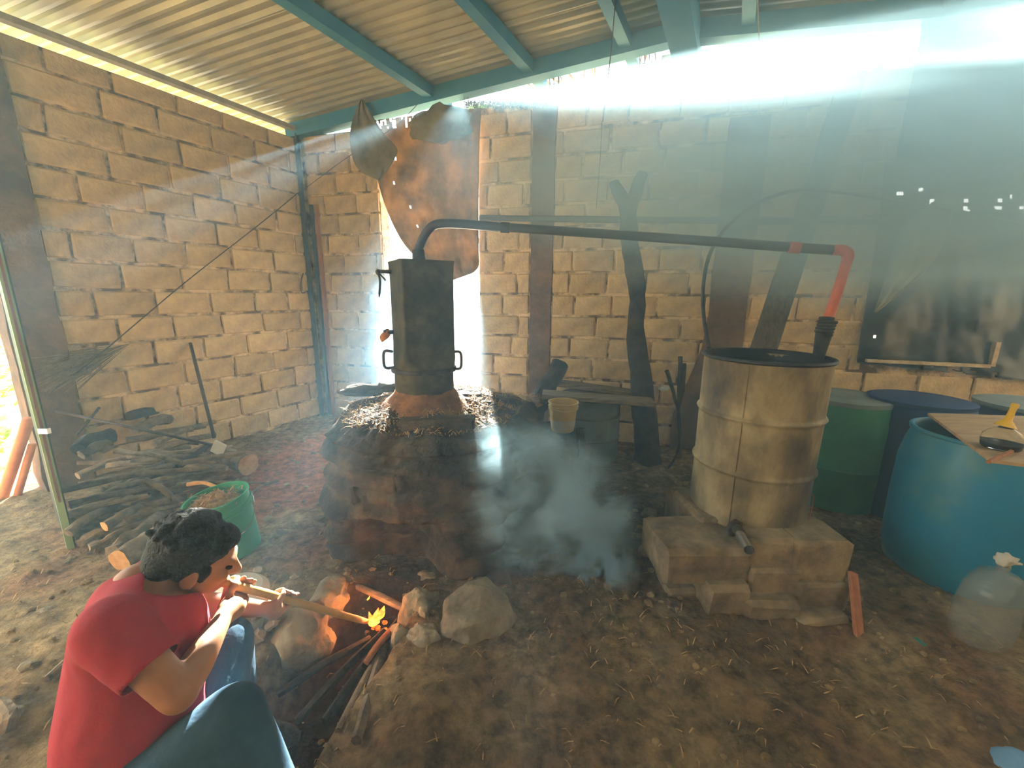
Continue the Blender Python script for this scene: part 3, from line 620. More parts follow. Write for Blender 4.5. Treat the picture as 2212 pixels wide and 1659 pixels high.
def bagp(u, v):
    r = .098*(1+.05*noise.noise(V((cos(u*6.28)*2, sin(u*6.28)*2, v*3))))*[.85, 1.0, 1.0, 1.0, .98, .95, .92, .84, .68, .2, .10][min(10, int(v*10+.001))]
    return V((bc.x+.03*v+r*cos(2*pi*u), bc.y+r*sin(2*pi*u), .0+.36*v))
build('bag_skin', grid(32, 30, bagp), 'bag', bag, smooth=True)
build('knot', join(blob(bc+V((.03, 0, .385)), (.034, .025, .03), 3, .4, 2.5, 3), bar(bc+V((.04, 0, .37)), bc+V((.10, .0, .365)), .012, .008)), 'paper', bag, smooth=True)
o = build('cloth_bundle', blob(at_y(2205, 1668, 1.02), (.06, .07, .05), 3, .2, 1.5, 9), 'palecloth', smooth=True); tag(o, 'pale blue cloth bundle cut off by the lower right edge', 'cloth')
o = build('plastic_scrap', bar(at_h(1978, 1378, .0), at_h(1998, 1394, .01), .014, .006), 'teal'); tag(o, 'tiny teal plastic scrap on the dark floor', 'scrap')

# ------------------------------------------------------------------ cloths in the doorway and the tarp over the window
def cloth(name, left, right, off, n1, n2, mt, fold=0.02, ff=5, onp=onB, keep=None, seed=0, par=None):
    L, Rr = spline([V((*p, 0)) for p in left], 8), spline([V((*p, 0)) for p in right], 8)
    def samp(S, v):
        x = v*(len(S)-1); i = min(int(x), len(S)-2); return S[i].lerp(S[i+1], x-i)
    def fn_(u, v):
        p = samp(L, v).lerp(samp(Rr, v), u); q = V((u*ff, v*ff*.6, seed))
        return onp(p.x, p.y, off + fold*(noise.noise(q)*1.6+0.4*noise.noise(q*3)))
    g = grid(n1, n2, fn_)
    if keep: g = (g[0], [f for k, f in enumerate(g[1]) if keep((k % n1)/n1, (k//n1)/n2)])
    return solidify(build(name, g, mt, par, smooth=True), .003)
o = cloth('burlap_curtain', [(792, 262), (800, 300), (815, 385), (836, 455), (868, 520), (905, 562), (960, 612)], [(1040, 232), (1036, 300), (1034, 400), (1034, 480), (1034, 540), (1034, 575), (1020, 590)], .05, 60, 70, 'burlap', .05, 6,
      keep=lambda u, v: not (noise.noise(V((u*38, v*9, 1))) > .12 and v < .10 and .02 < u < .42) and not (noise.noise(V((u*60, v*60, 4))) > .52 and u < .3 and v > .2), seed=1)
tag(o, 'brown burlap curtain hung across the doorway, its lower corner swept aside', 'curtain')
o = cloth('folded_sack', [(780, 215), (768, 240), (756, 290), (763, 345), (782, 372), (815, 388)], [(784, 217), (800, 243), (830, 290), (858, 322), (845, 355), (820, 390)], .16, 20, 30, 'sack', .03, 3, seed=4)
tag(o, 'pointed grey sack flap hanging beside the burlap curtain', 'sack')
o = build('dark_sack', blob(onB(948, 268, .10), (.31, .10, .17), 4, .22, 1.8, 6, 0, -.26), 'sack', smooth=True); tag(o, 'dark rounded sack bulging over the top of the doorway', 'sack')
o = build('thatch_fringe', litter(1500, lambda r_: (onB(r_.uniform(1000, 1180), 228+r_.uniform(-7, 7), .02+r_.uniform(-.12, .05)), None), .07, .002, 5), 'dark_bark'); tag(o, 'dark straw thatch fringe along the wall crest by the doorway', 'thatch', kind='stuff')
def tkeep(u, v):
    n = noise.noise(V((u*40, v*26, 3)))
    if v > .90 and u < .5 and n > .30: return False
    if v > .87 and .30 < u < .36 and n > -.1: return False
    if .10 < v < .20 and u < .6 and noise.noise(V((u*24, v*160, 8))) > .34: return False
    if noise.noise(V((u*50, v*50, 5))) > .74: return False
    return True
o = cloth('black_tarp', [(1912, 350), (1900, 460), (1886, 560), (1866, 680), (1852, 768), (1852, 784)], [(2480, 330), (2480, 460), (2480, 560), (2480, 680), (2480, 760), (2480, 850)], .045, 110, 80, 'tarp', .035, 7, keep=tkeep, seed=9)
tag(o, 'torn black plastic tarp stretched over the window, light leaking at its foot', 'tarp')
o = cloth('gable_tarp', [(1990, 30), (1988, 70), (1980, 120), (1930, 360)], [(2500, -20), (2500, 60), (2500, 130), (2500, 360)], .03, 40, 40, 'tarp', .02, 4, keep=lambda u, v: noise.noise(V((u*40, v*40, 5))) < .76, seed=12)
tag(o, 'dark tarp closing the gable gap at the upper right', 'tarp')
o = cloth('pale_plastic_strip', [(2040, 420), (1960, 480), (1925, 560), (1900, 640), (1888, 672)], [(2062, 425), (2050, 490), (2020, 560), (1960, 620), (1892, 676)], .085, 24, 30, 'paleplast', .03, 5, seed=14)
tag(o, 'pale dusty plastic sheet bunched along the left side of the black tarp', 'plastic sheet')

# ------------------------------------------------------------------ firewood heap
GRP = 'logs and branches of the firewood heap'
def log(p, q, r, label, h=(0.05, 0.1), cut=True, mt='bark', wob=.12, bend=.03, name='log', seg=9):
    a, b = at_h(p[0], p[1], h[0]), at_h(q[0], q[1], h[1]); mid = (a+b)/2+V((random.uniform(-bend, bend), random.uniform(-bend, bend), random.uniform(0, bend)))
    k = random.uniform(0, 50); S = spline([a, a.lerp(mid, .55)+V((0, 0, random.uniform(-bend, bend)*.4)), mid, b], 4)
    rs = [r*(1-.25*i/(len(S)-1)) for i in range(len(S))]
    o = build(name, tube(S, rs, seg, 'cut' if cut else True, wob, k), [mt, 'cutwood'], smooth='auto'); tag(o, label, 'log' if r > .02 else 'branch', GRP); return o
def Z(x, y): return (60+x/3.318, 700+y/3.318)
log(Z(1585, 1010), Z(1330, 905), .085, 'thick log with a round orange cut end at the right of the firewood heap', (.10, .12), seg=14, bend=.01)
log((258, 1212), (440, 1095), .062, 'thick pale foreground log with an orange cut end, behind the seated man', (.07, .09), seg=14, bend=.01)
log(Z(620, 1640), Z(1030, 1330), .050, 'split knobbly log just behind the thick pale foreground log', (.06, .08), False, wob=.3)
log(Z(548, 1450), Z(800, 1310), .030, 'short stick with a small orange cut end in the firewood heap', (.16, .16))
log(Z(235, 1195), Z(1300, 1030), .022, 'long grey pole running across the middle of the firewood heap', (.25, .22), False)
log(Z(590, 1110), Z(1560, 920), .024, 'long pale branch reaching to the big cut log', (.24, .25), False)
log(Z(630, 910), Z(1100, 990), .020, 'thin branch lying slanted on the upper firewood heap', (.34, .28), False)
log(Z(1030, 595), Z(730, 660), .055, 'dark charred log topmost on the firewood heap against the wall', (.40, .46), False, 'dark_bark')
log(Z(1010, 680), Z(760, 760), .050, 'brown log just under the topmost charred log', (.34, .38), False)
log(Z(590, 800), Z(360, 900), .055, 'dark stump end at the upper left of the firewood heap', (.40, .40), False, 'dark_bark')
log(Z(560, 870), Z(380, 940), .045, 'grey stump piece below the dark stump end', (.36, .36), False)
log(Z(840, 1120), Z(1110, 1310), .022, 'crooked stick crossing down to the green bucket', (.24, .10), False)
log(Z(300, 1300), Z(1100, 1130), .024, 'straight grey pole below the long pale branch', (.20, .18), False)
log(Z(280, 1370), Z(860, 1230), .022, 'thin brown branch on the lower firewood heap', (.18, .18), False)
log(Z(290, 1500), Z(650, 1290), .028, 'thick grey branch at the lower left of the firewood heap', (.13, .15), False)
log(Z(700, 1400), Z(1090, 1300), .026, 'pale bent branch near the split knobbly log', (.12, .11), False)
log(Z(370, 1580), Z(790, 1420), .026, 'gnarled root piece at the front foot of the firewood heap', (.05, .08), False, wob=.35)
log(Z(440, 1600), Z(880, 1400), .020, 'thin gnarled branch beside the root piece', (.06, .09), False, wob=.35)
log(Z(910, 1320), Z(1130, 1235), .028, 'short branch tucked behind the green bucket', (.12, .12), False)
log(Z(1150, 1150), Z(1360, 1170), .014, 'pale peeled stick pointing over the green bucket', (.22, .24), False, 'cutwood')
log(Z(1060, 1030), Z(1290, 870), .024, 'dark branch leaning toward the yellow scrap', (.24, .26), False, 'dark_bark')
log(Z(1170, 1120), Z(1300, 1040), .055, 'short brown log under the big cut log', (.10, .10), False)
log(Z(1540, 1160), Z(1700, 1140), .010, 'tiny twig lying right of the green bucket', (.02, .02), False)
log(Z(1560, 1230), Z(1800, 1120), .012, 'long thin stick on the red soil right of the heap', (.02, .02), False)
for k in range(46):
    u, v = random.random(), random.random(); p = (150+200*u+random.uniform(-10, 40), 940+200*v)
    L_ = random.uniform(90, 230); an = random.uniform(-.42, .02); q = (min(500, p[0]+L_*cos(an)), p[1]+L_*sin(an))
    hh = .04+.26*(1-v)*random.uniform(.7, 1)
    rr0 = random.uniform(.014, .032); tcut = random.random() < .15
    lbl = '%s %s stick%s %s of the firewood heap' % ('thin' if rr0 < .020 else 'medium' if rr0 < .026 else 'thick', 'level grey' if abs(an) < .15 else 'slanting grey', ', cut' if tcut else '', ['low in the front', 'in the middle layer', 'high at the back'][0 if v > .66 else 1 if v > .33 else 2]+[', left side', ', centre', ', right side'][min(2, int((p[0]-150)/75))])
    log(p, q, rr0, lbl, (hh, hh+random.uniform(-.03, .03)), tcut)
o = build('yellow_scrap', box(at_y(472, 968, 2.9), (.09, .02, .10), Matrix.Rotation(.5, 3, 'Y'), .004), 'paper'); tag(o, 'pale yellow scrap board caught on top of the heap by the iron rod', 'scrap')
def rod(pts, r, name, label, cat, mt='rod'):
    o = build(name, tube(pts, r, 7), mt, smooth=True); return tag(o, label, cat)
rod([onL(411, 741, .03), at_h(463, 946, .22)], .014, 'iron_rod', 'dark iron rod leaning upright against the block wall', 'rod')
rod([onL(120, 888, .10), at_h(482, 966, .30)], .010, 'long_iron_rod', 'long iron rod sloping down over the firewood heap', 'rod')
rod([onL(215, 880, .05), onL(165, 940, .12)], .010, 'short_iron_rod', 'short iron rod behind the heap, crossing the long rod', 'rod')
rod(spline([onL(652, 410, .03), onL(560, 485, .10), onL(400, 610, .14), onL(210, 770, .16), onL(105, 850, .12)], 6), .0045, 'guy_wire', 'taut wire running down the block wall from the corner', 'wire')
rod(spline([onB(662, 405, .03), onB(750, 340, .08), onB(850, 275, .1), onB(912, 215, .08)], 6), .003, 'thin_cord', 'thin cord stretched from the corner past the sack flap', 'cord')
rod(spline([onL(655, 590, .02), onL(650, 612, .05), onL(652, 632, .05), onL(664, 628, .03)], 4), .006, 'hanging_strap', 'small curled strap hanging in the room corner', 'strap')
# palm leaf bundle on the left wall
def pfr(r_):
    t = r_.random(); p = onL(80, 815, .1).lerp(onL(285, 742, .1), t*.6); return p+V((r_.uniform(-.02, .02), r_.uniform(-.02, .02), r_.uniform(-.05, .06))), None
vs, fs = [], []; rnd = random.Random(5); A = onL(285, 740, .08)
for i in range(80):
    e = onL(rnd.uniform(66, 170), rnd.uniform(770, 850), rnd.uniform(.02, .2)); s_ = A.lerp(e, rnd.uniform(0, .35)); md = s_.lerp(e, .5)+V((0, 0, rnd.uniform(-.02, .02))); k = len(vs); q = V((0, 0, rnd.uniform(.002, .005)))
    vs += [s_, md-q, md+q, e-q*.6, e+q*.6]; fs += [(k, k+1, k+2), (k+1, k+3, k+4, k+2)]
o = build('palm_bundle', (vs, fs), 'board'); solidify(o, .002); tag(o, 'sagging bundle of dry palm leaves tied along the left wall', 'palm leaves')

# green bucket of fibre
gbc = V((at_h(476, 1192, 0).x+.08, 2.10, .0))
gk, R, rr = bucket('green_bucket', gbc, .128, .152, .36, 'green_pl', 'bright green bucket filled with brown fibre, behind the seated man', Matrix.Rotation(.10, 3, 'X') @ Matrix.Rotation(-.12, 3, 'Y'))
fz = build('fibre_fill', join(litter(900, lambda r_: (gbc+R @ V((r_.gauss(-.03, .05), r_.gauss(0, .05), r_.uniform(.30, .345))), None), .05, .003, 11), blob(gbc+R @ V((-.01, 0, .27)), (.13, .13, .07), 3, .2, 3, 2)), 'straw', gk); tag(fz, kind='stuff')
hb = [gbc+R @ V((.155*cos(a), .155*sin(a)-.02*sin(a), .30-.10*sin((a+pi/2)))) for a in [-pi/2+pi*k/14-.2 for k in range(15)]]
hb = [gbc+R @ V((.158*cos(t), .158*sin(t), .30-.14*sin(pi*(t+1.9)/2.6))) for t in [-1.9+2.6*k/16 for k in range(17)]]
build('wire_handle', tube(hb, .0028, 6), 'chrome', gk, smooth=True)
cr_ = V((-1.20, 1.52, .0))
o = build('cream_container', lathe([(.001, 0), (.085, 0), (.095, .01), (.105, .16), (.10, .22), (.07, .245), (.001, .245)], 36, cr_, Matrix.Rotation(.25, 3, 'Y')), 'white_pl', smooth='auto'); tag(o, 'cream plastic container standing beyond the seated man\'s face', 'container')

# ------------------------------------------------------------------ stones, embers, sticks round the fire
STN = [(1033, 1345, 1.60, (.165, .14, .165), 1, 'large pale boulder standing alone before the furnace', .15), (905, 1330, 1.68, (.09, .08, .10), 2, 'lumpy mud-caked stone between the fire and the large boulder', .25), (865, 1400, 1.53, (.065, .05, .10), 3, 'upright stone slab edging the stoke pit right of the fire', .2),
       (915, 1405, 1.50, (.085, .06, .11), 4, 'taller flat stone slab leaning beside the large boulder', .2), (655, 1372, 1.52, (.115, .10, .12), 6, 'rounded stone under the blowpipe, left of the fire', .22), (712, 1290, 1.72, (.10, .08, .07), 7, 'flat grey stone behind the blowpipe, left of the embers', .2),
       (922, 1262, 1.88, (.07, .05, .05), 8, 'square pale stone set in the furnace foot', .15), (965, 1262, 1.92, (.10, .07, .07), 9, 'dark stone above the large boulder in the furnace foot', .2), (840, 1250, 2.02, (.12, .06, .06), 10, 'sooty lintel stone over the fire mouth', .2),
       (1090, 1255, 1.95, (.13, .10, .10), 11, 'sooty stone right of the large boulder in smoke', .2), (1180, 1330, 1.80, (.14, .10, .08), 12, 'low stone in smoke right of the large boulder', .2)]
for px, py, y, s, sd, lb, am in STN:
    o = build('stone', blob(at_y(px, py, y), s, 4, am, 1.5, sd, .35, sd*.7), 'adobe_dark' if 9 <= sd <= 12 else 'stone', smooth='auto'); tag(o, lb, 'stone', 'stones around the fire mouth')
for k in range(26):
    px, py = random.uniform(1290, 1500), random.uniform(1105, 1200); c = at_h(px, py, .03); s = random.uniform(.02, .055)
    o = build('rubble', blob(c, (s, s*.8, s*.7), 2, .4, 1.6, k, .3), 'stone'); tag(o, 'small pale rubble lump on the floor left of the rusty drum', 'rubble', 'pale rubble by the drum')
for k, (px, py) in enumerate([(98, 1320), (250, 1335), (180, 1345), (60, 1440), (30, 1540), (560, 1230), (640, 1245), (610, 1150), (580, 1120), (690, 1120)]):
    o = build('pebble', blob(at_h(px, py, .01), (.03, .022, .018), 2, .3, 1.5, k+40, .2), 'stone'); tag(o, ['stone lump by the foot of the door leaf', 'stone lump close behind the man\'s shoulder', 'stone lump between the door leaf and the man\'s back', 'stone lump at the far left, above the short grey stick', 'stone lump beside the knobbly root', 'small stone on ashy soil near the man\'s hands', 'small stone nearest the furnace foot, left', 'small stone in front of the green bucket', 'small stone right beside the green bucket', 'small stone on red soil touching the furnace'][k], 'stone', ['lumps on the left ground', 'lumps near the green bucket'][k > 4])
o = build('stick', tube([at_h(100, 1468, .02), at_h(142, 1430, .02)], .014, 8), 'bark'); tag(o, 'short grey stick on the ground behind the man\'s back', 'stick')
o = build('stick', tube(spline([at_h(0, 1520, .02), at_h(22, 1545, .05), at_h(14, 1580, .02)], 3), .022, 8, True, .3), 'bark'); tag(o, 'knobbly root at the lower left edge of the photo', 'root')
FW = [((690, 1234, 1.98), (905, 1330, 1.62), .020, 'long pale stick slanting over the fire mouth', 'board'), ((852, 1355, 1.60), (790, 1432, 1.38), .015, 'short lit stick right below the flames', 'slat'), ((860, 1345, 1.64), (700, 1560, 1.16), .022, 'charred pole sloping from the fire into the stoke pit', 'charcoal'),
      ((830, 1365, 1.60), (640, 1560, 1.20), .020, 'dark branch lying left in the stoke pit', 'dark_bark'), ((845, 1375, 1.58), (730, 1580, 1.10), .018, 'brown branch lying deepest in the stoke pit', 'bark'), ((800, 1380, 1.58), (600, 1500, 1.32), .018, 'thin stick at the back of the stoke pit', 'dark_bark'), ((835, 1385, 1.55), (770, 1600, 1.06), .024, 'thick grey stick along the right lip of the stoke pit', 'bark')]
for p, q, r_, lb, mt in FW:
    a, b = at_y(*p), at_y(*q); o = build('fire_stick', tube(spline([a, a.lerp(b, .5)+V((0, 0, .012)), b], 4), [r_*(1-.03*i) for i in range(9)], 8, True, .15, r_*99), mt, smooth='auto'); tag(o, lb, 'stick', 'sticks feeding the fire')
for k, (px, py, r_) in enumerate([(560, 1375, .02), (548, 1420, .024), (575, 1430, .022), (560, 1330, .016), (590, 1350, .014), (600, 1400, .02)]):
    c = at_y(px, py, 1.45); o = build('charred_chunk', tube([c+V((-.03, 0, -.02)), c+V((.0, .02, .0)), c+V((.03, -.02, .035))], [r_, r_*1.2, r_*.8], 7, True, .4, k), 'bark'); tag(o, ['upper left', 'lower left', 'lowest', 'topmost', 'upper right', 'rightmost'][k]+' ash-grey wood chunk piled beside the man\'s knee', 'wood chunk', 'ash-grey chunks by the knee')
fire = thing('fire', 'small orange fire burning at the end of the blowpipe', 'fire', at_y(805, 1340, 1.66))
def tongue(px, py, y, w, h, lean, k):
    c = at_y(px, py, y); vs, fs = lathe([(w*.35, 0), (w*.5, h*.15), (w*.42, h*.4), (w*.24, h*.7), (.0008, h)], 10, (0, 0, 0)); return [V((v.x*(1+.3*noise.noise(V((v.z*30, k, 0))))+lean*v.z, v.y*.6, v.z))+c+V((.012*noise.noise(V((v.z*25, k, 5))), 0, 0)) for v in vs], fs
build('flame', join(tongue(805, 1350, 1.63, .05, .095, .35, 1), tongue(818, 1336, 1.66, .04, .07, .5, 2), tongue(797, 1345, 1.64, .03, .06, .2, 3), tongue(794, 1296, 1.66, .010, .022, .2, 4)), 'flame', fire, smooth=True)
for k in range(16):
    c = at_y(random.uniform(775, 832), random.uniform(1335, 1366), random.uniform(1.62, 1.7)); build('ember', blob(c, (.014, .012, .009), 1, .3, 2, k), 'ember' if k % 2 else 'charcoal', fire)
for off, e_ in (((-.01, -.05, .06), .75), ((-.03, -.02, .13), .55)):
    ld = bpy.data.lights.new('fire_glow', 'POINT'); ld.energy = e_; ld.color = (1.0, .33, .10); ld.shadow_soft_size = .04
    lo = bpy.data.objects.new('fire_glow', ld); C.objects.link(lo); lo.parent = fire; lo.location = off

# ------------------------------------------------------------------ hanging wires, rebar, bits
rod(spline([at_y(1331, -20, 3.2), at_y(1322, 90, 3.2), at_y(1312, 180, 3.2), at_y(1302, 262, 3.2)], 4), .004, 'hanging_wire', 'thin wire hanging from the roof before the bright gap', 'wire')
rod(spline([onB(1300, 262, .06), onB(1297, 330, .06), onB(1288, 450, .06)], 4), .003, 'wall_wire', 'faint wire trailing down the back wall below the hanging wire', 'wire')
rod(spline([at_y(1636, -10, 3.1), at_y(1640, 90, 3.1), at_y(1637, 165, 3.1), at_y(1642, 250, 3.1)], 4), .0035, 'hanging_string', 'pale frayed string hanging left of the leaning board', 'string', 'straw')
def rebar(px0, py0, py1, wpx, n, label):
    t = thing('rebar_cage', label, 'rebar', onB(px0, py0, -.08))
    for k in range(n):
        x = px0+wpx*k/(n-1); build('bar', tube([onB(x, py0, -.08-.05*(k % 2)), onB(x+random.uniform(-5, 5), py1, -.08-.05*(k % 2))], .005, 6), 'rod', t)
    for k in range(3):
        y = py0+(py1-py0)*(.3+.25*k); build('tie', tube([onB(px0-4, y, -.10), onB(px0+wpx+4, y-2, -.10)], .0035, 5), 'rod', t)
rebar(1190, 222, 150, 14, 3, 'rebar cage rising from the wall crest near the doorway')
rebar(1380, 190, 95, 38, 4, 'wider rebar cage with crossed bars beside the ridge stub')
o = build('paper_scrap', blob(onB(1436, 838, .04), (.05, .012, .028), 2, .5, 2, 3), 'paper'); tag(o, 'crumpled white paper scrap stuck on the wall by the dry branches', 'scrap')
for k, pts in enumerate([[(1470, 770), (1466, 860), (1470, 930), (1460, 985), (1440, 1015)], [(1478, 785), (1474, 850), (1466, 900), (1470, 990)], [(1440, 800), (1455, 850), (1466, 890)]]):
    o = build('dry_branch', px_tube([(x, y, 4-.5*i) for i, (x, y) in enumerate(pts)], 3.3, 6, .3), 'dark_bark'); tag(o, ['dry forked branch propped between forked post and rusty drum', 'thin dry twig crossing the forked branch', 'short dry twig beside the paper scrap'][k], 'branch', 'dry branches against the wall')
# straw bits on the floor
o = build('floor_straw', litter(1300, lambda r_: ((lambda x, t: (lambda y: V((x, y, floor_h(x, y)+.004)))(.8+t*(3.3-.27*max(0, x+1)-1.3*max(0, -1.6-x)-.8)))(r_.uniform(-2.8, 1.8), r_.random()), None), .045, .0022, 21), 'straw'); tag(o, 'loose straw and leaf bits scattered over the earth floor', 'straw', kind='stuff')
rnd = random.Random(31); cl = []
for k in range(1500):
    x, y = rnd.uniform(-2.9, 3.2), rnd.uniform(.5, 4.2)
    if (V((x, y, 0))-CO).dot(NB) < .1 or ((V((x, y, 0))-CO).dot(NL) < .12): continue
    s = rnd.uniform(.004, .018)*(1.4 if y > 1.6 else 1.0); cl.append(blob((x, y, floor_h(x, y)+s*.2), (s, s*.8, s*.6), 1, .4, 2, k))
o = build('soil_clods', join(*cl), 'earth', loc=(0, 0, 0)); tag(o, 'crumbly soil clods strewn over the floor', 'soil', kind='stuff')

# ------------------------------------------------------------------ outside: door leaf, poles, bushes, trees
A0, B0 = at_h(128, 1110, 0), at_h(157, 1183, 0)
dl = build('door_1', bar(A0+V((0, 0, 1.05)), B0+V((0, 0, 1.05)), .03, 2.1), 'doorface'); tag(dl, kind='structure'); ORG[dl.name] = ORG[dl.name]
de = (B0-A0).normalized(); dn = V((-1, 0, 0))
build('door_edge', join(bar(B0+de*.012+V((-.012, 0, 0)), B0+de*.012+V((-.012, 0, 2.1)), .03, .035, de)), 'doorpaint', dl)
build('door_stripe', join(bar(B0+de*.034+V((-.010, 0, 0.3)), B0+de*.034+V((-.010, 0, 2.1)), .010, .006, de)), 'purple', dl)
build('latch', box(B0+de*.04+V((0, 0, .72)), (.05, .02, .03)), 'chrome', dl)
for k, (p, q, lb) in enumerate([((5, 1075), (62, 905), 'orange pole leaning outside the doorway'), ((38, 1070), (70, 960), 'thinner orange pole beside the leaning orange pole')]):
    a = at_h(*p, 0); d = ray(*q); b = EYE+d*((a.y)/d.y); o = build('outdoor_pole', tube([a, b], [.032, .022][k], 10), 'orangewood', smooth=True); tag(o, lb, 'pole')
def foliage(c, s, n, seed, lf=.07):
    r_ = random.Random(seed); vs, fs = [], []
    for i in range(n):
        while True:
            p = V((r_.uniform(-1, 1), r_.uniform(-1, 1), r_.uniform(-1, 1)))
            if p.length < 1: break
        p = V((p.x*s[0], p.y*s[1], p.z*s[2]))+V(c); d = V((r_.uniform(-1, 1), r_.uniform(-1, 1), r_.uniform(-.6, .6))).normalized()*lf; e = d.cross(V((r_.random(), r_.random(), 1))).normalized()*lf*.35; k = len(vs)
        vs += [p-d, p+e, p+d, p-e]; fs.append((k, k+1, k+2, k+3))
    return vs, fs
for k, (c, s, n, lb) in enumerate([((-7.0, 4.6, .7), (1.6, 1.0, .8), 2600, 'low sunlit bush outside the left opening'), ((-10.5, 7.5, 2.2), (2.2, 1.6, 2.2), 3000, 'tall pale bush beyond the left opening'), ((-5.6, 3.3, .12), (1.2, .5, .22), 1600, 'grass tuft by the orange poles'), ((-9.0, 2.2, 1.0), (1.4, 1.6, 1.3), 2400, 'round bush at the far left outside')]):
    tag(build('bush', foliage(c, s, n, k), 'leafgreen'), lb, 'bush')
def tree(x, y, h, seed, crown, lb, spread=1.0):
    r_ = random.Random(seed); t = thing('tree', lb, 'tree', (x, y, 0)); gs_ = []
    def grow(p, d, L_, r0, lv):
        q = p+d*L_; m_ = p.lerp(q, .5)+V((r_.uniform(-.1, .1), r_.uniform(-.1, .1), 0))*L_; gs_.append(tube([p, m_, q], [r0, r0*.85, r0*.65], 5))
        if lv: 
            for _ in range(3 if lv > 1 else 2): grow(q, (d+V((r_.uniform(-.8, .8), r_.uniform(-.8, .8), r_.uniform(-.1, .5)))*spread).normalized(), L_*r_.uniform(.6, .85), r0*.6, lv-1)
    grow(V((x, y, 0)), V((r_.uniform(-.1, .1), 0, 1)).normalized(), h*.36, .07, 5)
    build('trunk', gs_[0], 'bark', t); build('branches', join(*gs_[1:]), 'bark', t)
    if crown: build('leaves', foliage((x, y, h*.93), (.9, .3, .28), 900, seed, .07), 'leafgreen', t)
for k, (x, y, h, cr2, lb) in enumerate([(-1.3, 20.0, 10.05, True, 'leafy tree seen over the wall crest by the doorway'), (2.6, 9.5, 7.0, False, 'bare tree nearest the ridge stub outside'), (4.2, 8.5, 6.6, False, 'bare branching tree in the middle of the right gap'), (5.8, 9.0, 6.8, False, 'bare tree toward the right end of the gap'), (7.6, 9.2, 6.5, False, 'bare tree hidden mostly by the gable tarp')]): tree(x, y, h, k+3, cr2, lb, .9)

# ------------------------------------------------------------------ seated man
def capsule(p, q, r0, r1, seg=14):
    p, q = V(p), V(q); d = (q-p); L_ = max(d.length, 1e-5); d.normalize(); pts, rs = [], []
    for k in range(5): a = -pi/2+pi/2*k/4; pts.append(p+d*(r0*sin(a))); rs.append(max(.0004, r0*cos(a)))
    for k in range(5): a = pi/2*k/4; pts.append(q+d*(r1*sin(a))+d*1e-5); rs.append(max(.0004, r1*cos(a)))
    return tube(pts, rs, seg)
def ell(c, s, R=None, seg=20):
    bm = bmesh.new(); bmesh.ops.create_uvsphere(bm, u_segments=seg, v_segments=12, radius=1); R = R or Matrix.Identity(3)
    out = [R @ V((v.co.x*s[0], v.co.y*s[1], v.co.z*s[2]))+V(c) for v in bm.verts]; bm.verts.index_update(); fs = [tuple(v.index for v in f.verts) for f in bm.faces]; bm.free(); return out, fs
def fuse(name, gs_, mt, parent, voxel, smooth_it=6, cutf=None):
    o = build(name, join(*gs_), mt, parent, smooth=True)
    r_ = o.modifiers.new('r', 'REMESH'); r_.mode = 'VOXEL'; r_.voxel_size = voxel; r_.use_smooth_shade = True
    s_ = o.modifiers.new('s', 'SMOOTH'); s_.factor = .5; s_.iterations = smooth_it
    dg = bpy.context.evaluated_depsgraph_get(); me = bpy.data.meshes.new_from_object(o.evaluated_get(dg)); o.modifiers.clear(); me.materials.clear(); me.materials.append(M[mt]); o.data = me
    if cutf:
        bm = bmesh.new(); bm.from_mesh(me); L = ORG[parent.name]
        for P0, N0, rad in cutf:                 # trim each opening with a clean hem
            near = [x for x in list(bm.verts)+list(bm.edges)+list(bm.faces) if ((x.co if isinstance(x, bmesh.types.BMVert) else (sum((v.co for v in x.verts), V((0, 0, 0)))/len(x.verts)))+L-P0).length < rad]
            bmesh.ops.bisect_plane(bm, geom=near, plane_co=P0-L, plane_no=N0, clear_outer=False)
            bmesh.ops.delete(bm, geom=[v for v in bm.verts if (v.co+L-P0).length < rad*.95 and (v.co+L-P0).dot(N0) > 1e-4], context='VERTS')
        for _ in range(10):
            bv = {v: [e.other_vert(v) for e in v.link_edges if e.is_boundary] for v in bm.verts if v.is_boundary}
            new = {v: v.co*.4 + sum((n.co for n in ns), V((0, 0, 0)))/len(ns)*.6 for v, ns in bv.items() if ns}
            for v, c in new.items(): v.co = c
        bm.to_mesh(me); bm.free()
    for p in me.polygons: p.use_smooth = True
    return o
man = thing('person', 'man in red t-shirt and blue jeans crouching and blowing into the pipe', 'person', V((-1.0, .85, 0)))
HC = at_y(424, 1206, 1.06)                       # head centre
fw_ = V((.74, .48, -.46)).normalized(); up_ = V((.40, .12, .9)); up_ = (up_-fw_*up_.dot(fw_)).normalized(); lf_ = up_.cross(fw_)
HR = Matrix((fw_, lf_, up_)).transposed()
def hp(x, y, z): return HC + HR @ V((x, y, z))
neckb = V((-1.035, .985, .655)); shN = V((-.945, .82, .665)); shF = V((-1.06, 1.13, .585)); elN = at_y(386, 1500, .775); wrN = at_y(482, 1335, 1.01)
elF = V((-1.0, 1.13, .47)); wrF = at_y(578, 1316, 1.20)
hipc = V((-.90, .78, .20)); chest = V((-1.01, .95, .52)); waist = V((-.98, .85, .36))
mouthP = at_y(463, 1252, 1.075); tip = at_y(792, 1343, 1.60); pd = (tip-mouthP).normalized()
def onpipe(px):                                   # point of the blowpipe seen at column px
    lo, hi = 0.0, 1.0
    for _ in range(40):
        mid = (lo+hi)/2; p = mouthP.lerp(tip, mid)-EYE; x = 1106+FPX*p.dot(CR)/p.dot(CF)
        if x < px: lo = mid
        else: hi = mid
    return mouthP.lerp(tip, lo)
RP_ = .0135
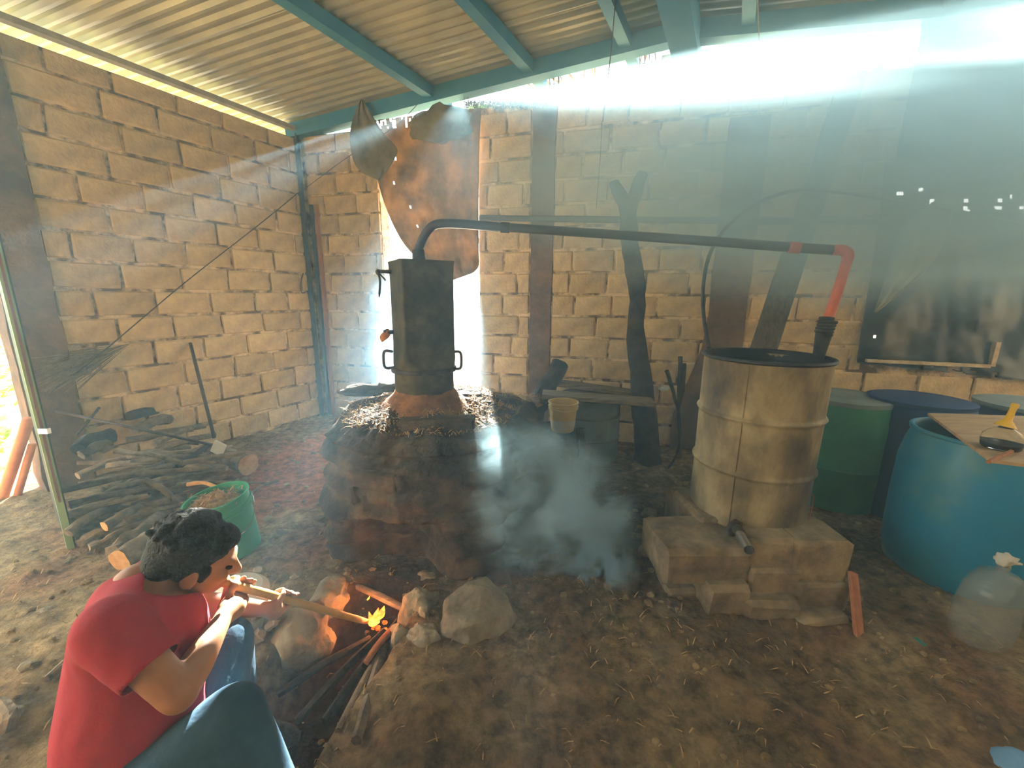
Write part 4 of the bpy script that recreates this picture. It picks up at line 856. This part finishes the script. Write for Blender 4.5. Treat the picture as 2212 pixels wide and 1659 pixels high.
head = [ell(hp(-.012, 0, .028), (.098, .076, .088), HR), ell(hp(.03, 0, -.03), (.068, .060, .078), HR), ell(hp(.060, 0, -.075), (.036, .034, .030), HR),
        capsule(hp(.092, 0, .012), hp(.115, 0, -.022), .010, .014, 10), ell(hp(.103, .0, -.026), (.016, .019, .010), HR), capsule(hp(.086, .034, .024), hp(.086, -.034, .024), .012, .012, 8), ell(hp(.098, 0, -.060), (.014, .022, .009), HR), ell(hp(.092, 0, -.074), (.012, .018, .008), HR),
        ell(hp(.072, .036, -.022), (.022, .02, .02), HR), ell(hp(.072, -.036, -.022), (.022, .02, .02), HR)]
for s_ in (-1, 1): head += [ell(hp(-.004, s_*.078, -.012), (.022, .009, .034), HR), ell(hp(.002, s_*.074, -.034), (.012, .010, .012), HR)]
def hand(wr, pc_, side, knN, palmdir, thumb_sign):
    """fist closed round the pipe; pc_ = point on the pipe, knN = direction from pipe to the back of the hand"""
    gs_ = []; n = (knN - pd*knN.dot(pd)).normalized(); t = pd.cross(n)*palmdir; base = pc_ + n*(RP_+.016)
    gs_.append(capsule(wr, wr.lerp(base-t*.02, .45), .026, .034, 12))
    for k in range(4):
        o_ = pd*(.038-.0245*k); kn = base+o_+t*.012; gs_.append(capsule(wr.lerp(base-t*.03, .35)+o_*.5, kn, .020, .0145, 10))
        rr_ = RP_+.0095; ln_ = [.95, 1.08, 1.0, .82][k]; prev = kn
        for j, an in enumerate((55, 115, 175)):
            a_ = radians(an*ln_+8); p = pc_+o_+(n*cos(a_)+t*sin(a_))*rr_*1.12; gs_.append(capsule(prev, p, .0118-.0009*j, .0108-.0009*j, 8)); prev = p
    b0 = wr.lerp(base, .4)+pd*thumb_sign*.022; b1 = pc_+pd*thumb_sign*.048+n*(RP_+.014)-t*.008; b2 = pc_+pd*thumb_sign*.052-t*(RP_+.010)+n*.004; b3 = pc_+pd*thumb_sign*.040-n*(RP_+.006)-t*.006
    gs_ += [capsule(b0, b1, .019, .0145, 10), capsule(b1, b2, .0138, .012, 9), capsule(b2, b3, .012, .0105, 9)]
    return gs_
pN, pF = onpipe(524), onpipe(618)
hN = hand(wrN, pN, 1, V((-.15, -.85, -.30)), 1, -1); hF = hand(wrF, pF, 1, V((-.35, -.10, -.8)), 1, -1)
# make the fingers roll over the top of the pipe
arms = [capsule(shN, elN, .050, .040), capsule(elN, elN.lerp(wrN, .35), .039, .040), capsule(elN.lerp(wrN, .35), wrN, .040, .024), capsule(shF, elF, .048, .040), capsule(elF, elF.lerp(wrF, .3), .038, .039), capsule(elF.lerp(wrF, .3), wrF, .039, .023)]
kneN = at_y(500, 1552, .83); kneF = at_y(492, 1388, 1.10); hN_ = hipc+V((.03, -.08, .06)); hF_ = hipc+V((.03, .12, .02)); anN = V((-.55, .78, .02)); anF = V((-.88, 1.06, .04))
torso = [capsule(hipc, waist, .12, .125), capsule(waist, chest, .125, .13), capsule(neckb+V((-.01, -.02, -.03)), hp(-.045, 0, -.035), .058, .060), capsule(chest, neckb, .11, .06)]
legsb = [capsule(hN_, kneN, .06, .045), capsule(kneN, anN, .045, .035), capsule(hF_, kneF, .06, .045), capsule(kneF, anF, .045, .035)]
feet = [capsule(anN, anN+V((.12, .02, -.03)), .035, .03), capsule(anF, anF+V((.12, .02, -.03)), .035, .03)]
body_ = fuse('body', head+arms+hN+hF+torso+legsb+feet, 'skin', man, .0052, 3)
for s_ in (-1, 1):
    build('eye', ell(hp(.085, s_*.030, .004), (.010, .011, .007), HR, 12), 'charcoal', body_, smooth=True)
hair = [ell(hp(-.026, 0, .046), (.104, .084, .088), HR), ell(hp(-.070, 0, .0), (.056, .074, .070), HR), ell(hp(.046, 0, .082), (.040, .056, .026), HR), ell(hp(-.018, .062, .01), (.040, .024, .045), HR), ell(hp(-.018, -.062, .01), (.040, .024, .045), HR), capsule(hp(.03, .070, .01), hp(.026, .068, -.02), .013, .008), capsule(hp(.03, -.070, .01), hp(.026, -.068, -.02), .013, .008)]
rnd = random.Random(3)
for k in range(90):
    a_, b_ = rnd.uniform(0, 2*pi), rnd.uniform(.05, 1.35); p = hp(-.026+.108*sin(b_)*cos(a_), .086*sin(b_)*sin(a_), .046+.092*cos(b_)); hair.append(ell(p, (.013, .013, .009), HR, 8))
fuse('hair', hair, 'hair', man, .006, 2)
sl1, sl2 = shN.lerp(elN, .60), shF.lerp(elF, .50)
shirt = [capsule(V((-.99, .92, .46)), V((-1.0, .95, .58)), .15, .13), capsule(hipc+V((-.0, 0, -.06)), waist, .15, .15), capsule(waist, chest, .15, .15), capsule(chest+V((-.02, 0, .02)), neckb+V((-.02, -.02, -.045)), .14, .085), capsule(chest+V((.0, -.06, .05)), shN+V((-.01, .01, 0)), .10, .074), capsule(chest+V((0, .06, .02)), shF, .10, .070), capsule(shN, sl1, .073, .064), capsule(shF, sl2, .069, .060), capsule(shN+V((-.03, .05, -.03)), shF+V((-.03, -.05, 0)), .08, .08)]
dN, dF = (elN-shN).normalized(), (elF-shF).normalized(); nd = (hp(0, 0, -.03)-neckb).normalized()
hems = [(sl1, dN, .092), (sl2, dF, .088), (neckb+nd*.030, nd, .125)]
o = fuse('t_shirt', shirt, 'shirt', man, .010, 18, hems); solidify(o, .004)
# wrinkles
for v in o.data.vertices:
    p = v.co; v.co += V((1, -1, 0)).normalized()*(.006*noise.noise(V((p.x*6, p.y*6, p.z*22)))+.004*noise.noise(p*26))
jeans = [capsule(hipc, hipc+V((.0, .0, .05)), .135, .13), capsule(hN_, kneN, .118, .080), capsule(kneN, kneN.lerp(anN, .9), .078, .066), capsule(hF_, kneF, .105, .076), capsule(kneF, kneF.lerp(anF, .9), .072, .060)]
o = fuse('jeans', jeans, 'jeans', man, .010, 6)
for v in o.data.vertices: p = v.co; v.co += V((0, -1, 1)).normalized()*.006*noise.noise(V((p.x*20, p.y*9, p.z*9)))
for a_, nm in ((anN, 'shoe'), (anF, 'shoe')): build(nm, join(ell(a_+V((.06, .01, -.025)), (.13, .05, .038))), 'charcoal', man, smooth=True)
bw = build('blowpipe', tube([mouthP-pd*.02]+[mouthP.lerp(tip, k/12) for k in range(1, 12)]+[tip], [RP_*1.05]+[RP_*(1.08 if k % 3 == 0 else 1) for k in range(1, 12)]+[RP_*.8], 12), 'bamboo', smooth=True); tag(bw, 'long bamboo blowpipe held in the man\'s hands, aimed at the fire', 'blowpipe')
o = build('seat_stone', blob(V((-.98, .80, .03)), (.22, .18, .07), 3, .12, 1.4, 77, .3), 'stone', smooth=True); tag(o, 'low stone the man sits on, hidden beneath him', 'stone')
o = build('tan_stone', blob(at_y(488, 1668, .80), (.055, .06, .05), 3, .15, 1.4, 78, .3), 'stone', smooth=True); tag(o, 'rounded tan stone under the man\'s near knee at the lower edge', 'stone')

# ------------------------------------------------------------------ haze and smoke
def volmat(name, dens, col=(1, 1, 1, 1), aniso=.3, noise_scale=None, thr=(.45, .7), stretch=(1, 1, 1), fall=True, absorb=None, dist=0.0):
    m = bpy.data.materials.new(name); m.use_nodes = True; n = m.node_tree.nodes; l = m.node_tree.links; n.clear()
    out = n.new('ShaderNodeOutputMaterial'); vp_ = n.new('ShaderNodeVolumePrincipled'); vp_.inputs['Color'].default_value = col; vp_.inputs['Anisotropy'].default_value = aniso; vp_.inputs['Density'].default_value = dens
    l.new(vp_.outputs[0], out.inputs['Volume'])
    if noise_scale:
        t = n.new('ShaderNodeTexCoord'); mp = n.new('ShaderNodeMapping'); mp.inputs['Scale'].default_value = stretch; l.new(t.outputs['Object'], mp.inputs[0])
        z = n.new('ShaderNodeTexNoise'); z.inputs['Scale'].default_value = noise_scale; z.inputs['Detail'].default_value = 3; z.inputs['Roughness'].default_value = .55; z.inputs['Distortion'].default_value = dist; l.new(mp.outputs[0], z.inputs['Vector'])
        r_ = n.new('ShaderNodeMapRange'); r_.interpolation_type = 'SMOOTHSTEP'; r_.inputs[1].default_value = thr[0]; r_.inputs[2].default_value = thr[1]; l.new(z.outputs['Fac'], r_.inputs[0]); f = r_.outputs[0]
        if fall:                                   # soft edge: density falls to nothing at the unit sphere
            ln_ = n.new('ShaderNodeVectorMath'); ln_.operation = 'LENGTH'; l.new(t.outputs['Object'], ln_.inputs[0])
            r2 = n.new('ShaderNodeMapRange'); r2.interpolation_type = 'SMOOTHSTEP'; r2.inputs[1].default_value = 1.0; r2.inputs[2].default_value = .35; l.new(ln_.outputs['Value'], r2.inputs[0])
            mu = n.new('ShaderNodeMath'); mu.operation = 'MULTIPLY'; l.new(f, mu.inputs[0]); l.new(r2.outputs[0], mu.inputs[1]); f = mu.outputs[0]
        mu = n.new('ShaderNodeMath'); mu.operation = 'MULTIPLY'; mu.inputs[1].default_value = dens; l.new(f, mu.inputs[0]); l.new(mu.outputs[0], vp_.inputs['Density'])
    return m
def puff(name, c, s, mt, label, rot=None):
    bm = bmesh.new(); bmesh.ops.create_icosphere(bm, subdivisions=2, radius=1.04); me = bpy.data.meshes.new(name); bm.to_mesh(me); bm.free(); me.materials.append(mt)
    o = bpy.data.objects.new(name, me); C.objects.link(o); o.location = c; o.scale = s; o.rotation_euler = rot or (0, 0, 0); tag(o, label, 'smoke', kind='stuff'); return o
hz = volmat('room haze', .036, (.45, .80, 1.0, 1), .3)
poly = [WB(0.02, 0, .03), WB(7.5, 0, .03), V((4.3, -1.2, 0)), V((-2.6, -1.2, 0)), WL(2.2, 0, .05)]
vs = []
for z_ in (0, 1):
    for p in poly: vs.append(V((p.x, p.y, .0 if z_ == 0 else 3.12)))
n_ = len(poly); fs = [tuple(range(n_))[::-1], tuple(n_+k for k in range(n_))]+[(k, (k+1) % n_, n_+(k+1) % n_, n_+k) for k in range(n_)]
fs = [tuple(reversed(f)) for f in fs]
o = build('haze', (vs, fs), hz, loc=(0, 0, 0)); tag(o, 'thin blue-grey smoke haze filling the room', 'haze', kind='stuff')
s1 = volmat('furnace smoke', 26.0, (.60, .90, 1.0, 1), 0.0, 3.0, (.40, .62), (1, 1, .8), dist=.6)
puff('smoke_wisp', at_y(1300, 1240, 1.95), (.22, .2, .26), s1, 'thin smoke wisp curling down right of the large boulder')
puff('smoke_plume', at_y(1160, 1100, 2.12), (.68, .32, .52), s1, 'billowing blue smoke plume in front of the furnace', (0, .5, 0))
s2 = volmat('door smoke', 1.0, (.32, .68, 1.0, 1), .4, 2.0, (.38, .70))
puff('doorway_smoke', V((-1.05, 3.75, 1.0)), (.95, .62, .95), s2, 'bright smoke drifting in the sunlit doorway behind the still column')
s3 = volmat('shaft smoke', 2.1, (.63, .92, .97, 1), .0, 1.6, (.24, .68), (1, 1, 1.4), dist=.8)
puff('shaft_smoke', V((2.3, 2.3, 2.12)), (3.1, 1.1, .85), s3, 'smoke lit by sun shafts under the right of the roof')
